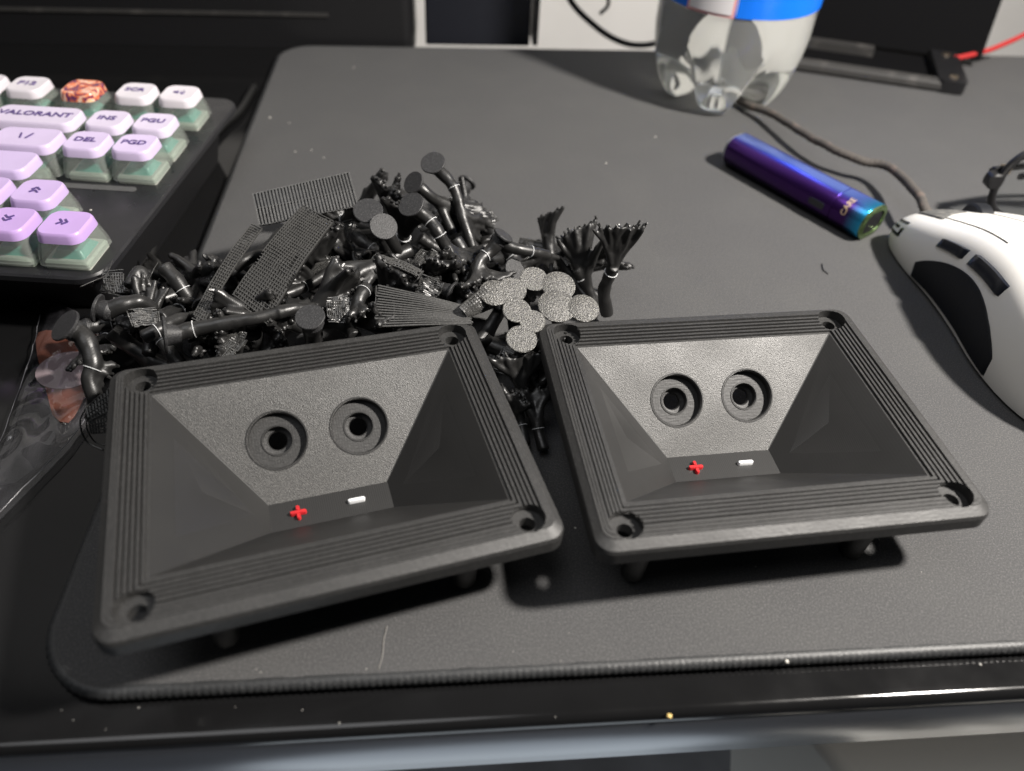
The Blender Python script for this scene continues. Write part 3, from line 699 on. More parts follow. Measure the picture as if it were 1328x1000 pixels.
for k, (lab, px, py, z, w_, h_) in enumerate([('crumpled dark net wad left of the hollow trunk', 150, 372, 18, 9, 7), ('torn net flap under the long horizontal trunk', 300, 448, 24, 12, 6), ('torn net flap between the broad strip and the striped wedge', 440, 400, 28, 9, 8),
        ('small net flap under the twice-ringed trunk', 548, 335, 24, 9, 8), ('net flap hanging right of the highest foot', 628, 285, 18, 8, 10), ('net flap under the bristly fan', 742, 330, 18, 8, 8), ('net flap on the elbow scrap above the bag', 186, 412, 24, 9, 6),
        ('crumpled net beside the curled strip', 556, 372, 27, 9, 7), ('net flap in the gap under the grey raft', 660, 470, 16, 10, 8), ('dark net flap below the torn net piece', 420, 346, 24, 10, 7)]):
    c = P(px, py, z); rg = random.Random(k + 40); ax = Vector((rg.uniform(-.5, .5), rg.uniform(-.7, .1), 1)).normalized(); q = Vector((0, 0, 1)).rotation_difference(ax) @ Quaternion((0, 0, 1), rg.uniform(0, 6))
    X, Y = q @ Vector((w_ / 2, 0, 0)), q @ Vector((0, h_ / 2, 0)); t = scrap_thing(lab, c, mark=False)
    mb = net(-X - Y, X - Y, X * .7 + Y, -X + Y * .8, 15, 12, .34, 500 + k, .25); part('mesh_sheet', mb, 'scrap_rough', t)
    mb = MB(); mb.tube(catmull([Vector((0, 0, -.4)), q @ Vector((1, .5, -4)), q @ Vector((-1, 2, -9))], 4), [.9, 1.0, 1.1, 1.2, 1.3, 1.4, 1.5, 1.6, 1.6], 8); part('branches', mb, 'scrap', t, 50)

# ------------------------------------------------------------------ keyboard
KX, KY, KYAW, KZ = -171.2, 265.8, -0.0078, 36.0
kb = thing('keyboard', 'black keyboard with lilac clear-skirted keycaps at upper left', 'keyboard', (KX, KY, -4), (0, 0, KYAW))
DZ = 26.5                                   # deck above the desk
mb = MB()
def dk(i, z): return [Vector((p.x + (p.y) * 0.022, p.y, z)) for p in rrect(-330 + i, 33.0 - i, -69.5 + i, 74 - i, 9 - i, 0, 8)]
mb.rings([dk(1, DZ - 3.2), dk(0, DZ - 2.6), dk(0, DZ - .7), dk(.7, DZ)]); part('top_plate', mb, 'deck', kb, 40)
mb = MB(); mb.rings([rrect(-325, 22, -53, 66, 6, 0.0, 6), rrect(-327, 27, -60, 69, 6, DZ - 4, 6), rrect(-327, 27, -60, 69, 6, DZ - 3.1, 6)]); part('lower_case', mb, 'black_plastic', kb, 40)
mb = MB(); mb.rings([rrect(-14, 20.5, -13.6, -10.2, 1.6, z, 5) for z in (DZ - .4, DZ + .25)]); part('light_bar', mb, 'deck_slot', kb)
U = 19.05; CB = KZ + 4 - 11.8               # key base height above desk
key_cache = {}
def key_meshes(wu, cname):
    k = (wu, cname)
    if k in key_cache: return key_cache[k]
    ex = (wu - 1) * U / 2
    def kr(h, z, r, dy=0): return rrect(-h - ex, h + ex, -h + dy, h + dy, r, z, 6)
    mb = MB(); rr = [kr(7.85, 8.2, 3.8, .3), kr(7.8, 8.6, 3.8, .3), kr(7.5, 10.6, 3.8, .4), kr(7.25, 11.35, 3.7, .4), kr(6.9, 11.7, 3.6, .4), kr(3.5, 11.5, 1.8, .4), kr(.6, 11.4, .3, .4)]
    mb.rings(rr); cap = mb.mesh('keycap', cname, 35)
    mb = MB(); mb.rings([kr(9.0, 0, 2.2), kr(8.75, 3, 2.5, .05), kr(8.35, 5.8, 3.2, .2), kr(7.88, 8.3, 3.8, .3), kr(7.2, 8.3, 3.2, .3), kr(7.5, 5.4, 2.4, .2), kr(8.0, 2.8, 2, .05), kr(8.2, 0, 1.6)])
    n = 28; mb.f = [q for q in mb.f if len(q) == 4]; mb.mi = [0] * len(mb.f)
    o = 7 * n
    for a in range(n): mb.f.append((a, (a + 1) % n, o + (a + 1) % n, o + a)); mb.mi.append(0)
    sk = mb.mesh('clear_skirt', 'key_clear', 35)
    key_cache[k] = (cap, sk); return key_cache[k]
mb = MB(); mb.rings([rrect(-6.9, 6.9, -6.9, 6.9, 1, z, 3) for z in (-5, -.2)] + [rrect(-4.6, 4.6, -4.4, 4.4, 1, 2.6, 3), rrect(-4.2, 4.2, -4.0, 4.0, .8, 3.4, 3)]); sw_me = mb.mesh('switch_housing', 'switch_teal', 30)
mb = MB(); mb.rings([rrect(-7.6, 7.6, -7.6, 7.6, .8, z, 3) for z in (-2.2, .4)] + [rrect(-7.0, 7.0, -7.0, 7.0, .8, 1.2, 3)]); sc_me = mb.mesh('switch_base', 'switch_clear', 30)
mb = MB(); mb.box((0, 0, 6.4), (2.2, .7, 1.3)); mb.box((0, 1.45, 6.4), (.7, .74, 1.3)); mb.box((0, -1.45, 6.4), (.7, .74, 1.3)); st_me = mb.mesh('switch_stem', 'white_print')
def chevron(rot):
    mb = MB(); R3 = Matrix.Rotation(rot, 3, 'Z')
    for d in (-1.0, .8):
        for s in (-1, 1):
            mb.bar(R3 @ Vector((d - .9, 1.5 * s, 0)), R3 @ Vector((d + .5, .05 * s, 0)), .62, .3, (0, 0, 1))
    return mb.mesh('legend', 'legend')
def speaker_icon():
    mb = MB(); mb.box((-1.5, 0, 0), (.55, .6, .15)); mb.add([(-1, -.5, -.15), (0, -1.4, -.15), (0, 1.4, -.15), (-1, .5, -.15), (-1, -.5, .15), (0, -1.4, .15), (0, 1.4, .15), (-1, .5, .15)], [(0, 1, 2, 3), (4, 7, 6, 5), (0, 4, 5, 1), (1, 5, 6, 2), (2, 6, 7, 3), (3, 7, 4, 0)])
    for r in (1.2, 2.3):
        for k in range(6):
            a, b = [math.radians(-50 + 100 * q / 6) for q in (k, k + 1)]
            mb.bar((.3 + r * math.cos(a), r * math.sin(a), 0), (.3 + r * math.cos(b), r * math.sin(b), 0), .3, .3, (0, 0, 1))
    return mb.mesh('legend', 'legend')
def dragon_mat():
    m, nt, b = new_mat('art_resin'); tc = N(nt, 'ShaderNodeTexCoord'); t = N(nt, 'ShaderNodeTexNoise'); t.inputs['Scale'].default_value = 210; t.inputs['Distortion'].default_value = 1.6
    nt.links.new(tc.outputs['Object'], t.inputs['Vector']); r = N(nt, 'ShaderNodeValToRGB'); e = r.color_ramp.elements
    e[0].position = .30; e[0].color = (.06, .02, .10, 1); e[1].position = .72; e[1].color = (.85, .55, .20, 1)
    for p, c in ((.40, (.20, .05, .10, 1)), (.46, (.75, .16, .05, 1)), (.55, (.80, .40, .25, 1)), (.62, (.85, .62, .55, 1))):
        q = e.new(p); q.color = c
    nt.links.new(t.outputs[0], r.inputs[0]); nt.links.new(r.outputs[0], b.inputs['Base Color']); b.inputs['Roughness'].default_value = .2
    return m
M['art_resin'] = dragon_mat()
FR = 47.0
keys = [  # x, y (mm from the DEL key), width in units, colour, legend, text size
    (0, 0, 1, 'key_2', 'DEL', 4.6), (U, 0, 1, 'key_2', 'PGD', 4.5), (0, U, 1, 'key_1', 'INS', 4.6), (U, U, 1, 'key_1', 'PGU', 4.5),
    (0, FR, 1, 'key_0', 'SCR', 4.4), (U, FR, 1, 'key_0', '@spk', 0), (-23.6, FR, 1, 'art_resin', None, 0), (-47.2, FR, 1, 'key_0', 'F12', 5.0), (-47.2 - U, FR, 1, 'key_0', 'F11', 5.0), (-47.2 - 2 * U, FR, 1, 'key_0', 'F10', 3.6),
    (-U * 1.5 - .8, U, 2, 'key_1', 'VALORANT', 5.0), (-U * 3 - .8, U, 1, 'key_1', '=', 4), (-U * 4 - .8, U, 1, 'key_1', '-', 4),
    (-U * 1.25, 0, 1.5, 'key_2', '\\ /', 5.5), (-U * 2.5, 0, 1, 'key_2', ']', 3.6), (-U * 3.5, 0, 1, 'key_2', '[', 3.6),
    (-U * 1.625, -U, 2.25, 'key_3', "'", 4.0), (-U * 3.25, -U, 1, 'key_3', ';', 3.6), (-U * 1.375, -2 * U, 1.75, 'key_4', None, 0), (-U * 2.75, -2 * U, 1, 'key_4', None, 0),
    (0, -2 * U, 1, 'key_4', '@up', 0), (0, -3 * U, 1, 'key_5', '@down', 0), (U, -3 * U, 1, 'key_5', '@right', 0), (-U, -3 * U, 1, 'key_5', '@left', 0), (-2 * U, -3 * U, 1, 'key_5', None, 0)]
for x, y, wu, cn, leg, ts in keys:
    cap, sk = key_meshes(wu, cn)
    k = link('keycap', cap, kb); k.location = Vector((x, y, CB)) * S
    link('clear_skirt', sk, k)
    if cn == 'art_resin': k['label'] = 'keycap with an orange and violet marbled top'
    if leg:
        if leg[0] == '@':
            me = {'@spk': speaker_icon, '@up': lambda: chevron(math.pi / 2), '@down': lambda: chevron(-math.pi / 2), '@right': lambda: chevron(0), '@left': lambda: chevron(math.pi)}[leg]()
        else: me = text_mesh(leg, ts, 'legend', .12, 1.15 if leg == 'VALORANT' else 1.1, 0)
        o = link('legend', me, k); o.location = Vector((-.6, .9, 11.62)) * S
    for n, me in (('switch_housing', sw_me), ('switch_base', sc_me), ('switch_stem', st_me)):
        o = link(n, me, kb); o.location = Vector((x, y, CB)) * S

# cable lying beside the keyboard
pts = catmull([P(330, 112, -1.5), P(311, 143, -1.5), P(288, 163, -1.5), P(262, 190, -1.5), P(240, 217, -1.5), P(224, 245, -1.5), P(211, 278, -1.5), P(200, 312, -1.5), P(186, 345, -1.5), P(150, 372, -1.5)], 8)
mb = MB(); b0 = pts[0]; mb.tube([p - b0 for p in pts], 2.1, 12, squash=.9)
o = part('keyboard_cable', mb, 'black_cable', None, True); o.location = b0 * S; tag(o, 'black cable lying on the desk between keyboard and mat', 'cable')

# ------------------------------------------------------------------ plastic bag at the left
def bag():
    root = thing('plastic_bag', 'clear crinkled plastic bag on the desk at the left edge of the photo', 'plastic bag', (-150, 150, -4))
    b = Vector((-150, 150, -4))
    left = [P(52, 408, -1), P(35, 460, 1), P(12, 525, 1), P(-10, 585, 0), P(-60, 690, -2)]
    right = [P(128, 408, 2), P(112, 500, 5), P(84, 548, 5), P(54, 590, 3), P(-5, 672, -2)]
    L = catmull(left, 14); R2 = catmull(right, 14); n = len(L); k = 36
    for layer, off in (('upper_film', 2.2), ('lower_film', 0.4)):
        v = []
        for i in range(n):
            for j in range(k + 1):
                u = j / k; p = L[i].lerp(R2[i], u)
                bulge = math.sin(math.pi * u) ** .6 * (3.0 if layer == 'upper_film' else .2)
                cr = noise.noise(Vector((p.x * .07, p.y * .05, off * 9))) * 2.2 + (1 - abs(noise.noise(Vector((p.x * .13, p.y * .07, off * 5)))) * 3) * 1.5
                zz = -3.9 + off + bulge + (cr + 1.2 if layer == 'upper_film' else 0) * math.sin(math.pi * max(.03, min(.97, u))) ** .5
                v.append(Vector((p.x, p.y, max(zz, -3.8 + off * .2))) - b)
        f = [(i * (k + 1) + j, i * (k + 1) + j + 1, (i + 1) * (k + 1) + j + 1, (i + 1) * (k + 1) + j) for i in range(n - 1) for j in range(k)]
        mb = MB(); mb.add(v, f); part(layer, mb, 'bag_film', root, True)
        if layer == 'upper_film':
            for j in (0, k):
                mb = MB(); mb.tube([v[i * (k + 1) + j] for i in range(n)], .13, 6); part('welded_edge', mb, 'bag_edge', root, True)
    return root
bag()
pk = thing('printed_card', 'orange card with a pale oval inside the plastic bag', 'card', P(92, 470, -2.6), (0, 0, 0))
b = P(92, 470, -2.6)
mb = MB(); poly = [P(*q, -2.6) for q in ((46, 440), (50, 431), (60, 428), (130, 434), (134, 445), (118, 500), (96, 540), (88, 548), (78, 547), (68, 538), (58, 500), (48, 460))]
mb.rings([[p - b + Vector((0, 0, h)) for p in poly] for h in (-.3, 0)]); part('card_sheet', mb, 'orange_print', pk)
mb = MB(); c = P(88, 480, -2.6); mb.rings([[c - b + Vector((10 * math.cos(a) - 3 * math.sin(a), 9 * math.sin(a) + 2 * math.cos(a), h)) for a in [2 * math.pi * i / 28 for i in range(28)]] for h in (.02, .25)]); part('pale_oval', mb, 'pale_print', pk)

# ------------------------------------------------------------------ mouse
ML, MWd = 61.0, 32.0
ms = thing('computer_mouse', 'white computer mouse with black side buttons at the right edge', 'mouse', (190.3, 225, 0), (0, 0, 0.075))
def interp(tab, y):
    y = min(max(y, tab[0][0]), tab[-1][0]); n = len(tab)
    for i in range(n - 1):
        (a, va), (b_, vb) = tab[i], tab[i + 1]
        if y <= b_:
            def sl(k):
                k0, k1 = max(k - 1, 0), min(k + 1, n - 1); return (tab[k1][1] - tab[k0][1]) / (tab[k1][0] - tab[k0][0])
            h = b_ - a; t = (y - a) / h; m0, m1 = sl(i) * h, sl(i + 1) * h
            return va * (2 * t ** 3 - 3 * t * t + 1) + m0 * (t ** 3 - 2 * t * t + t) + vb * (3 * t * t - 2 * t ** 3) + m1 * (t ** 3 - t * t)
WT = [(-61, 6), (-58, 15), (-50, 23.5), (-38, 29), (-20, 31), (0, 29.5), (20, 29.5), (40, 32), (54, 31.5), (60, 29), (61.5, 26)]
HT = [(-61, 8), (-56, 19), (-45, 30), (-25, 38.5), (-5, 40), (15, 36.5), (35, 29), (50, 22), (58, 17.5), (61.5, 14)]
def msurf(u, y, off=0.0):
    """u 0..1 from the left foot over the top to the right foot"""
    def raw(u, y):
        wv, hv = interp(WT, y), interp(HT, y); a = math.pi * (1 - u)
        ca, sa = math.cos(a), math.sin(a); e = .62
        x = wv * math.copysign(abs(ca) ** e, ca); z = 1.2 + (hv - 1.2) * abs(sa) ** (.78)
        side = 1 - abs(z - 1.2) / (hv)                     # the flanks pull in toward the foot
        x *= 1 - .16 * max(0, side) ** 1.2
        return Vector((x, y, z))
    p = raw(u, y)
    if off:
        n = (raw(min(u + .01, 1), y) - raw(max(u - .01, 0), y)).cross(raw(u, min(y + .5, 61.5)) - raw(u, max(y - .5, -61)))
        n.normalize()
        if n.dot(p - Vector((0, y * .8, 10))) < 0: n = -n
        p = p + n * off
    return p
ys = [-61, -60, -58, -55, -50, -45, -40, -34, -28, -22, -16, -10, -4, 2, 8, 14, 20, 26, 32, 38, 44, 49, 53, 56, 58.5, 60, 61, 61.5]
nu = 40; mb = MB()
mb.rings([[msurf(i / nu, y) for i in range(nu + 1)] for y in ys]); part('shell', mb, 'mouse_white', ms, 50)
def patch(name, fn, m, parent, off=.35, nu=10, nv=14, base=-.6, smooth=40):
    """fn(s,t) -> (u,y); a thin pad raised off the shell"""
    g = [[fn(i / nu, j / nv) for i in range(nu + 1)] for j in range(nv + 1)]
    v = []
    for j in range(nv + 1):
        for i in range(nu + 1):
            edge = i in (0, nu) or j in (0, nv)
            v.append(msurf(*g[j][i], base if edge else off))
    f = [(j * (nu + 1) + i, j * (nu + 1) + i + 1, (j + 1) * (nu + 1) + i + 1, (j + 1) * (nu + 1) + i) for j in range(nv) for i in range(nu)]
    mb = MB(); mb.add(v, f); return part(name, mb, m, parent, smooth)
def grip(s, t):
    y = 34 - 62 * t; wv = math.sin(math.pi * min(1, max(0, t * .94 + .03))) ** .55
    return (.002 + s * .160 * wv, y)
patch('side_grip', grip, 'mouse_grip', ms, .5, 30, 40)
def sb(y0, y1, u0, u1, sk): return lambda s, t: (u0 + (u1 - u0) * s + sk * t, y0 + (y1 - y0) * t)
patch('side_button', sb(29, 12.5, .168, .232, .010), 'mouse_button', ms, 1.1, 6, 8)
patch('side_button', sb(11, -14, .178, .250, .006), 'mouse_button', ms, 1.1, 6, 8)
patch('worn_patch', lambda s, t: (.33 + .15 * s, 57.5 - 19 * t * (1 - .4 * s)), 'worn_grey', ms, .55, 12, 12, -.2)
# seam between the main buttons and the shell
for u0 in (.36, .5):
    mb = MB(); mb.tube([msurf(u0, y, -.02) for y in range(-6 if u0 == .5 else 6, 60, 3)], .28, 6); part('button_seam', mb, 'worn_grey', ms)
mb = MB(); revolve(mb, (0, 47, 18.2), (1, 0, 0), [(7.4, -3.2), (8.2, -2.4), (8.2, 2.4), (7.4, 3.2)], 28); part('scroll_wheel', mb, 'mouse_grip', ms, 40)
for u0, u1, y0, y1 in ((.205, .235, 60, 49), (.15, .18, 60, 52.5), (.095, .125, 60, 49), (.095, .18, 51.5, 49)):
    patch('emblem', sb(y0, y1, u0, u1, 0), 'mouse_button', ms, .22, 6, 6, -.15)
# braided cord that leads from the mouse back behind the bottle
cordp = [P(1206, 279, 12), P(1198, 268, 14), P(1186, 246, 14), P(1168, 228, 12), P(1140, 212, 11), P(1110, 205, 11), P(1076, 192, 11), P(1040, 170, 10), P(1000, 147, 7), P(962, 132, 4), P(930, 118, 2.5), P(890, 100, 2.2)]
org = Vector((190.3, 225, 0)); Rz = Matrix.Rotation(-.075, 3, 'Z')
cordp = wobble([Rz @ (p - org) for p in catmull(cordp, 14)], .9, 5.0)
mb = MB(); mb.tube(cordp, [2.05 * (1 + .09 * math.sin(i * 2.1)) for i in range(len(cordp))], 10); part('cord', mb, 'cord_grey', ms, True)
mb = MB(); mb.tube([cordp[0] + Vector((0, -1, -.6)), cordp[3]], [2.3, 1.7], 12); part('cord_sleeve', mb, 'worn_grey', ms, 40)

# ------------------------------------------------------------------ iridescent vape pen
A_, B_ = P(951, 194, 6.5), P(1132, 292, 6.5)
ax = (B_ - A_); VL = ax.length; ang = math.atan2(ax.y, ax.x)
vp = thing('vape_pen', 'iridescent blue and purple vape pen lying beside the mouse cord', 'vape pen', (A_.x, A_.y, 0), (0, 0, ang))
def vmat():
    m, nt, b = new_mat('iridescent'); tc = N(nt, 'ShaderNodeTexCoord'); sp = N(nt, 'ShaderNodeSeparateXYZ'); nt.links.new(tc.outputs['Object'], sp.inputs[0])
    r1 = N(nt, 'ShaderNodeMapRange'); r1.inputs[1].default_value = 1 * S; r1.inputs[2].default_value = 15.2 * S; nt.links.new(sp.outputs[2], r1.inputs[0])
    ramp = N(nt, 'ShaderNodeValToRGB'); e = ramp.color_ramp.elements
    e[0].position = 0; e[0].color = (.03, .008, .06, 1); e[1].position = 1; e[1].color = (.16, .26, .80, 1)  # top-edge highlight and iridescence painted into the colour, a fixed ramp by height
    for p, c in ((.62, (.055, .016, .12, 1)), (.92, (.09, .03, .24, 1)), (.97, (.12, .10, .6, 1))): q = e.new(p); q.color = c
    nt.links.new(r1.outputs[0], ramp.inputs[0])
    r2 = N(nt, 'ShaderNodeMapRange'); r2.inputs[1].default_value = (VL - 9) * S; r2.inputs[2].default_value = (VL - 1) * S; nt.links.new(sp.outputs[0], r2.inputs[0])
    mx = N(nt, 'ShaderNodeMix', data_type='RGBA'); mx.inputs[7].default_value = (.02, .35, .62, 1)
    nt.links.new(r2.outputs[0], mx.inputs[0]); nt.links.new(ramp.outputs[0], mx.inputs[6]); nt.links.new(mx.outputs[2], b.inputs['Base Color'])
    b.inputs['Metallic'].default_value = .85; b.inputs['Roughness'].default_value = .26
    return m
M['iridescent'] = vmat()
M['gold_print'] = mat('gold_print', (.75, .55, .35), .35, metal=.6)
M['lime_metal'] = mat('lime_metal', (.22, .32, .14), .25, metal=.9)
M['grey_end'] = mat('grey_end', (.35, .36, .40), .4, metal=.6)
def vring(x, i): return [Vector((x, q.x, q.y + 7.6)) for q in rrect(-9.0 + i, 9.0 - i, -7.6 + i, 7.6 - i, 6.9 - i, 0, 10)]
mb = MB(); mb.rings([vring(1.5, .4), vring(2, 0), vring(VL - 17.4, 0), vring(VL - 17.0, .35)]); part('body', mb, 'iridescent', vp, 40)
mb = MB(); mb.rings([vring(VL - 16.95, .35), vring(VL - 16.6, 0), vring(VL - 1.6, 0), vring(VL - 1.3, .2)]); part('collar', mb, 'iridescent', vp, 40)
mb = MB(); mb.rings([vring(VL - 1.28, .25), vring(VL - .4, .1), vring(VL, .9), vring(VL, 2.4), vring(VL - .8, 2.6)]); part('end_ring', mb, 'lime_metal', vp, 40)
mb = MB(); mb.rings([vring(VL - .9, 2.7), vring(VL - .55, 2.8)]); part('end_cap', mb, 'black_plastic', vp, 40)
mb = MB(); mb.rings([vring(0, 1.6), vring(.2, 1.0), vring(1.48, .5)]); part('tip_cap', mb, 'grey_end', vp, 40)
me = text_mesh('CARE', 3.6, 'gold_print', .05)
for vtx in me.vertices:      # wrap the lettering round the rounded edge
    tx, ty, tz = vtx.co.x / S, vtx.co.y / S, vtx.co.z / S
    ph = math.radians(42) + tx / 6.9; rr = 6.96 + tz
    vtx.co = Vector((VL - 10.5 - ty, -2.1 - rr * math.cos(ph), 8.3 + rr * math.sin(ph))) * S
link('lettering', me, vp)
mb = MB(); mb.rings([[Vector((VL - 24 + q.x, -8.85 - h, 8.0 + q.y)) for q in rrect(-4, 4, -1.6, 1.6, 1.2, 0, 5)] for h in (0, .35)]); part('fire_button', mb, 'mouse_button', vp, 40)

# ------------------------------------------------------------------ water bottle
BC = Vector((108.5, 430, 0)); BR = 41.5
bt = thing('water_bottle', 'clear plastic bottle of water with a blue label at the top', 'bottle', BC, (0, 0, math.radians(-103)))
def bsurf(rho, th, R):
    lobe = .5 + .5 * math.cos(5 * th); lobe = 1 - (1 - lobe) ** 2.6
    hemi = 13 + 34 * (1 - math.sqrt(max(0, 1 - (rho * .985) ** 2))) ** .9
    if rho < .62: ft = 9 * (1 - (rho / .62)) ** 1.5 + .4
    else: ft = .4 + 46 * (1 - math.sqrt(max(0, 1 - ((rho - .62) / .38 * .985) ** 2))) ** .9
    sm = min(1, max(0, (rho - .1) / .3))
    return Vector((R * rho * math.cos(th), R * rho * math.sin(th), hemi + (ft - hemi) * lobe * sm))
NT = 100
def bottle_rings(inset, top):
    R = BR - inset; rg_ = []
    for q in range(1, 27):
        rho = math.sin(math.pi / 2 * q / 26)
        rg_.append([bsurf(rho, 2 * math.pi * k / NT, R) + Vector((0, 0, inset)) for k in range(NT)])
    z0 = 47 + inset
    for z, f in top: rg_.append([Vector((R * f * math.cos(2 * math.pi * k / NT), R * f * math.sin(2 * math.pi * k / NT), z)) for k in range(NT)])
    return rg_
def glass(name, ior, color=(1, 1, 1), rough=0.0):
    m, nt, b = new_mat(name); b.inputs['Base Color'].default_value = (*color, 1); b.inputs['Roughness'].default_value = rough
    b.inputs['IOR'].default_value = ior; b.inputs['Transmission Weight'].default_value = .87
    return m
M['bottle_water'] = glass('bottle_water', 1.36, (.97, .985, .95), .01)
mb = MB(); mb.rings(bottle_rings(0, [(54, 1), (60, 1.0), (68, 1), (150, 1), (175, .96), (200, .78), (222, .42), (230, .36), (250, .36)])); part('bottle_body', mb, 'bottle_water', bt, 60)
def cyl_patch(name, r, z0, z1, a0, a1, m, parent, n=60, th=.25):
    mb = MB(); v = []
    for k in range(n + 1):
        a = a0 + (a1 - a0) * k / n
        for rr, z in ((r, z0), (r + th, z0), (r + th, z1), (r, z1)): v.append((rr * math.cos(a), rr * math.sin(a), z))
    f = [(k * 4 + i, k * 4 + (i + 1) % 4, k * 4 + 4 + (i + 1) % 4, k * 4 + 4 + i) for k in range(n) for i in range(4)] + [(0, 1, 2, 3), (n * 4 + 3, n * 4 + 2, n * 4 + 1, n * 4)]
    mb.add(v, f); return part(name, mb, m, parent, 40)
lb = cyl_patch('label_sleeve', BR + .3, 55, 140, 0, math.pi * 2 - .01, 'label_blue', bt, 90)
cyl_patch('code_panel_border', BR + .6, 54.6, 84, -.62, -.02, 'label_pink', lb, 16)
cyl_patch('code_panel', BR + .9, 56, 82.5, -.585, -.055, 'label_white', lb, 16)
mb = MB(); mb.rings([[Vector((r * math.cos(2 * math.pi * k / 40), r * math.sin(2 * math.pi * k / 40), z)) for k in range(40)] for r, z in ((15.6, 236), (16.2, 237), (16.2, 254), (15.4, 255.5))]); part('screw_cap', mb, 'label_blue', bt, 40)

# ------------------------------------------------------------------ glasses
gl = thing('eyeglasses', 'black framed eyeglasses standing behind the mouse at the right edge', 'eyeglasses', (233.5, 306, 0), (0, 0, 0.06))
def rim_loop(cx, n=44): return [Vector((cx + 24.5 * math.copysign(abs(math.cos(a)) ** .8, math.cos(a)), 0, 20.2 + 18.6 * math.copysign(abs(math.sin(a)) ** .8, math.sin(a)))) for a in [2 * math.pi * k / n for k in range(n)]]
for cx in (0, 66):
    lp = rim_loop(cx); mb = MB(); mb.tube(lp + [lp[0]], 1.7, 10, cap=False); part('rim', mb, 'black_plastic', gl, True)
    mb = MB(); mb.rings([[Vector((p.x, y, p.z)) for p in lp] for y in (-.6, .6)]); part('lens', mb, 'lens', gl)
mb = MB(); mb.tube(catmull([(25, 0, 26), (33, 0, 29), (41, 0, 26)], 5), 1.5, 8); part('bridge', mb, 'black_plastic', gl, True)
for cx, sx in ((-26.5, -1), (92.5, 1)):
    mb = MB(); mb.rings([[Vector((cx - sx * .2 + q.x, y, 21 + q.y)) for q in rrect(-3.4 + i, 3.4 - i, -3.6 + i, 3.6 - i, 2.6 - i, 0, 5)] for y, i in ((-1.8, .7), (-1.2, 0), (3, 0), (3.6, .7))]); h = part('hinge', mb, 'black_plastic', gl, 40)
    mb = MB(); mb.tube(catmull([(cx, 3, 24), (cx - sx * 6, 30, 24), (cx - sx * 10, 90, 23), (cx - sx * 12, 120, 14), (cx - sx * 12, 134, 3)], 6), [1.3] * 30, 8, squash=1.6)
    if sx == 1:
        mb = MB(); mb.tube(catmull([(cx, 4, 24), (60, 7, 24), (20, 9, 23), (-8, 10, 18)], 6), 1.5, 8, squash=1.7)
    else:
        mb = MB(); mb.tube(catmull([(cx, 4, 24), (10, 14, 23), (60, 15, 21), (95, 14, 15)], 6), 1.5, 8, squash=1.7)
    part('temple', mb, 'black_plastic', gl, True)
    mb = MB(); mb.box((cx + 6, 5, 24), (2.0, 1.6, 1.6)); part('hinge_screw_plate', mb, 'brass', gl)

# ------------------------------------------------------------------ black tray stand with tilted panel
c0, c1 = P(1030, 92, 0), P(1246, 124, 0)
dx = (c1 - c0); ang = math.atan2(dx.y, dx.x)
st = thing('tray_stand', 'black metal stand with a tray lip, two screws and a tilted panel', 'stand', c1, (0, 0, ang))
LW = 140; DP = 66
mb = MB(); mb.rings([[Vector((x, y, z)) for y, z in ((0, 0.6), (-1, 2), (-.6, 5), (1.4, 6.6), (6, 6.6), (7, 5.6), (7, .6))] for x in (-LW, -3)]); part('tray_lip', mb, 'metal_lip', st, 40)
mb = MB(); mb.box((-LW / 2, 34, 1.4), (LW / 2 - 1, 26.5, .8)); part('tray_floor', mb, 'dull_black', st)
mb = MB(); mb.rings([rrect(-15, 1.2, -1.2, DP, 4, z, 6) for z in (.5, 6.9, 7.6)]); part('end_flange', mb, 'black_plastic', st, 40)
for y in (6, 44):
    mb = MB(); revolve(mb, (-6.5, y, 7.5), (0, 0, 1), [(2.6, 0), (2.5, .9), (1.8, 1.3)], 20); o = part('screw', mb, 'brass', st, 40)
mb = MB(); mb.box((-LW / 2 - 25, 41, 4.5), (LW / 2 - 25, 4, 2.6)); part('inner_rail', mb, 'metal_lip', st)
mb = MB(); mb.rings([[Vector((x, y, z)) for y, z in ((50, 5), (56, 3.5), (80, 60), (73, 61))] for x in (-LW, 16)]); part('tilted_panel', mb, 'dull_black', st, 40)
# red cable behind the stand
pts = catmull([P(1235, 76, 6), P(1252, 73, 7), P(1280, 66, 9), P(1305, 56, 12), P(1330, 44, 15), P(1380, 15, 20)], 8)
mb = MB(); mb.tube([p - pts[0] for p in pts], 1.6, 10); o = part('red_cable', mb, 'red_cable', None, True); o.location = pts[0] * S; tag(o, 'red cable running off behind the black stand', 'cable')
# black cables against the wall
def wcable(label, pts, r):
    pts = catmull(pts, 8); mb = MB(); mb.tube([p - pts[0] for p in pts], r, 10); o = part('wall_cable', mb, 'black_cable', None, True); o.location = pts[0] * S; tag(o, label, 'cable', 'cables hanging at the wall')
def PW(px, py, y):
    d = FWD + RIGHT * ((px - 664.0) / FPX) - UP * ((py - 500.0) / FPX); return CAM + d * (y / d.y)
wcable('black cable sagging in front of the white wall left of the bottle', [PW(725, -30, 508), PW(742, 4, 508), PW(765, 28, 508), PW(792, 48, 507), PW(820, 58, 506), PW(850, 56, 506), PW(880, 40, 506)], 1.9)
wcable('short thin cable loop near the top beside the bottle', [PW(800, -20, 515), PW(790, -5, 515), PW(788, 8, 515), PW(778, 18, 515)], 1.2)

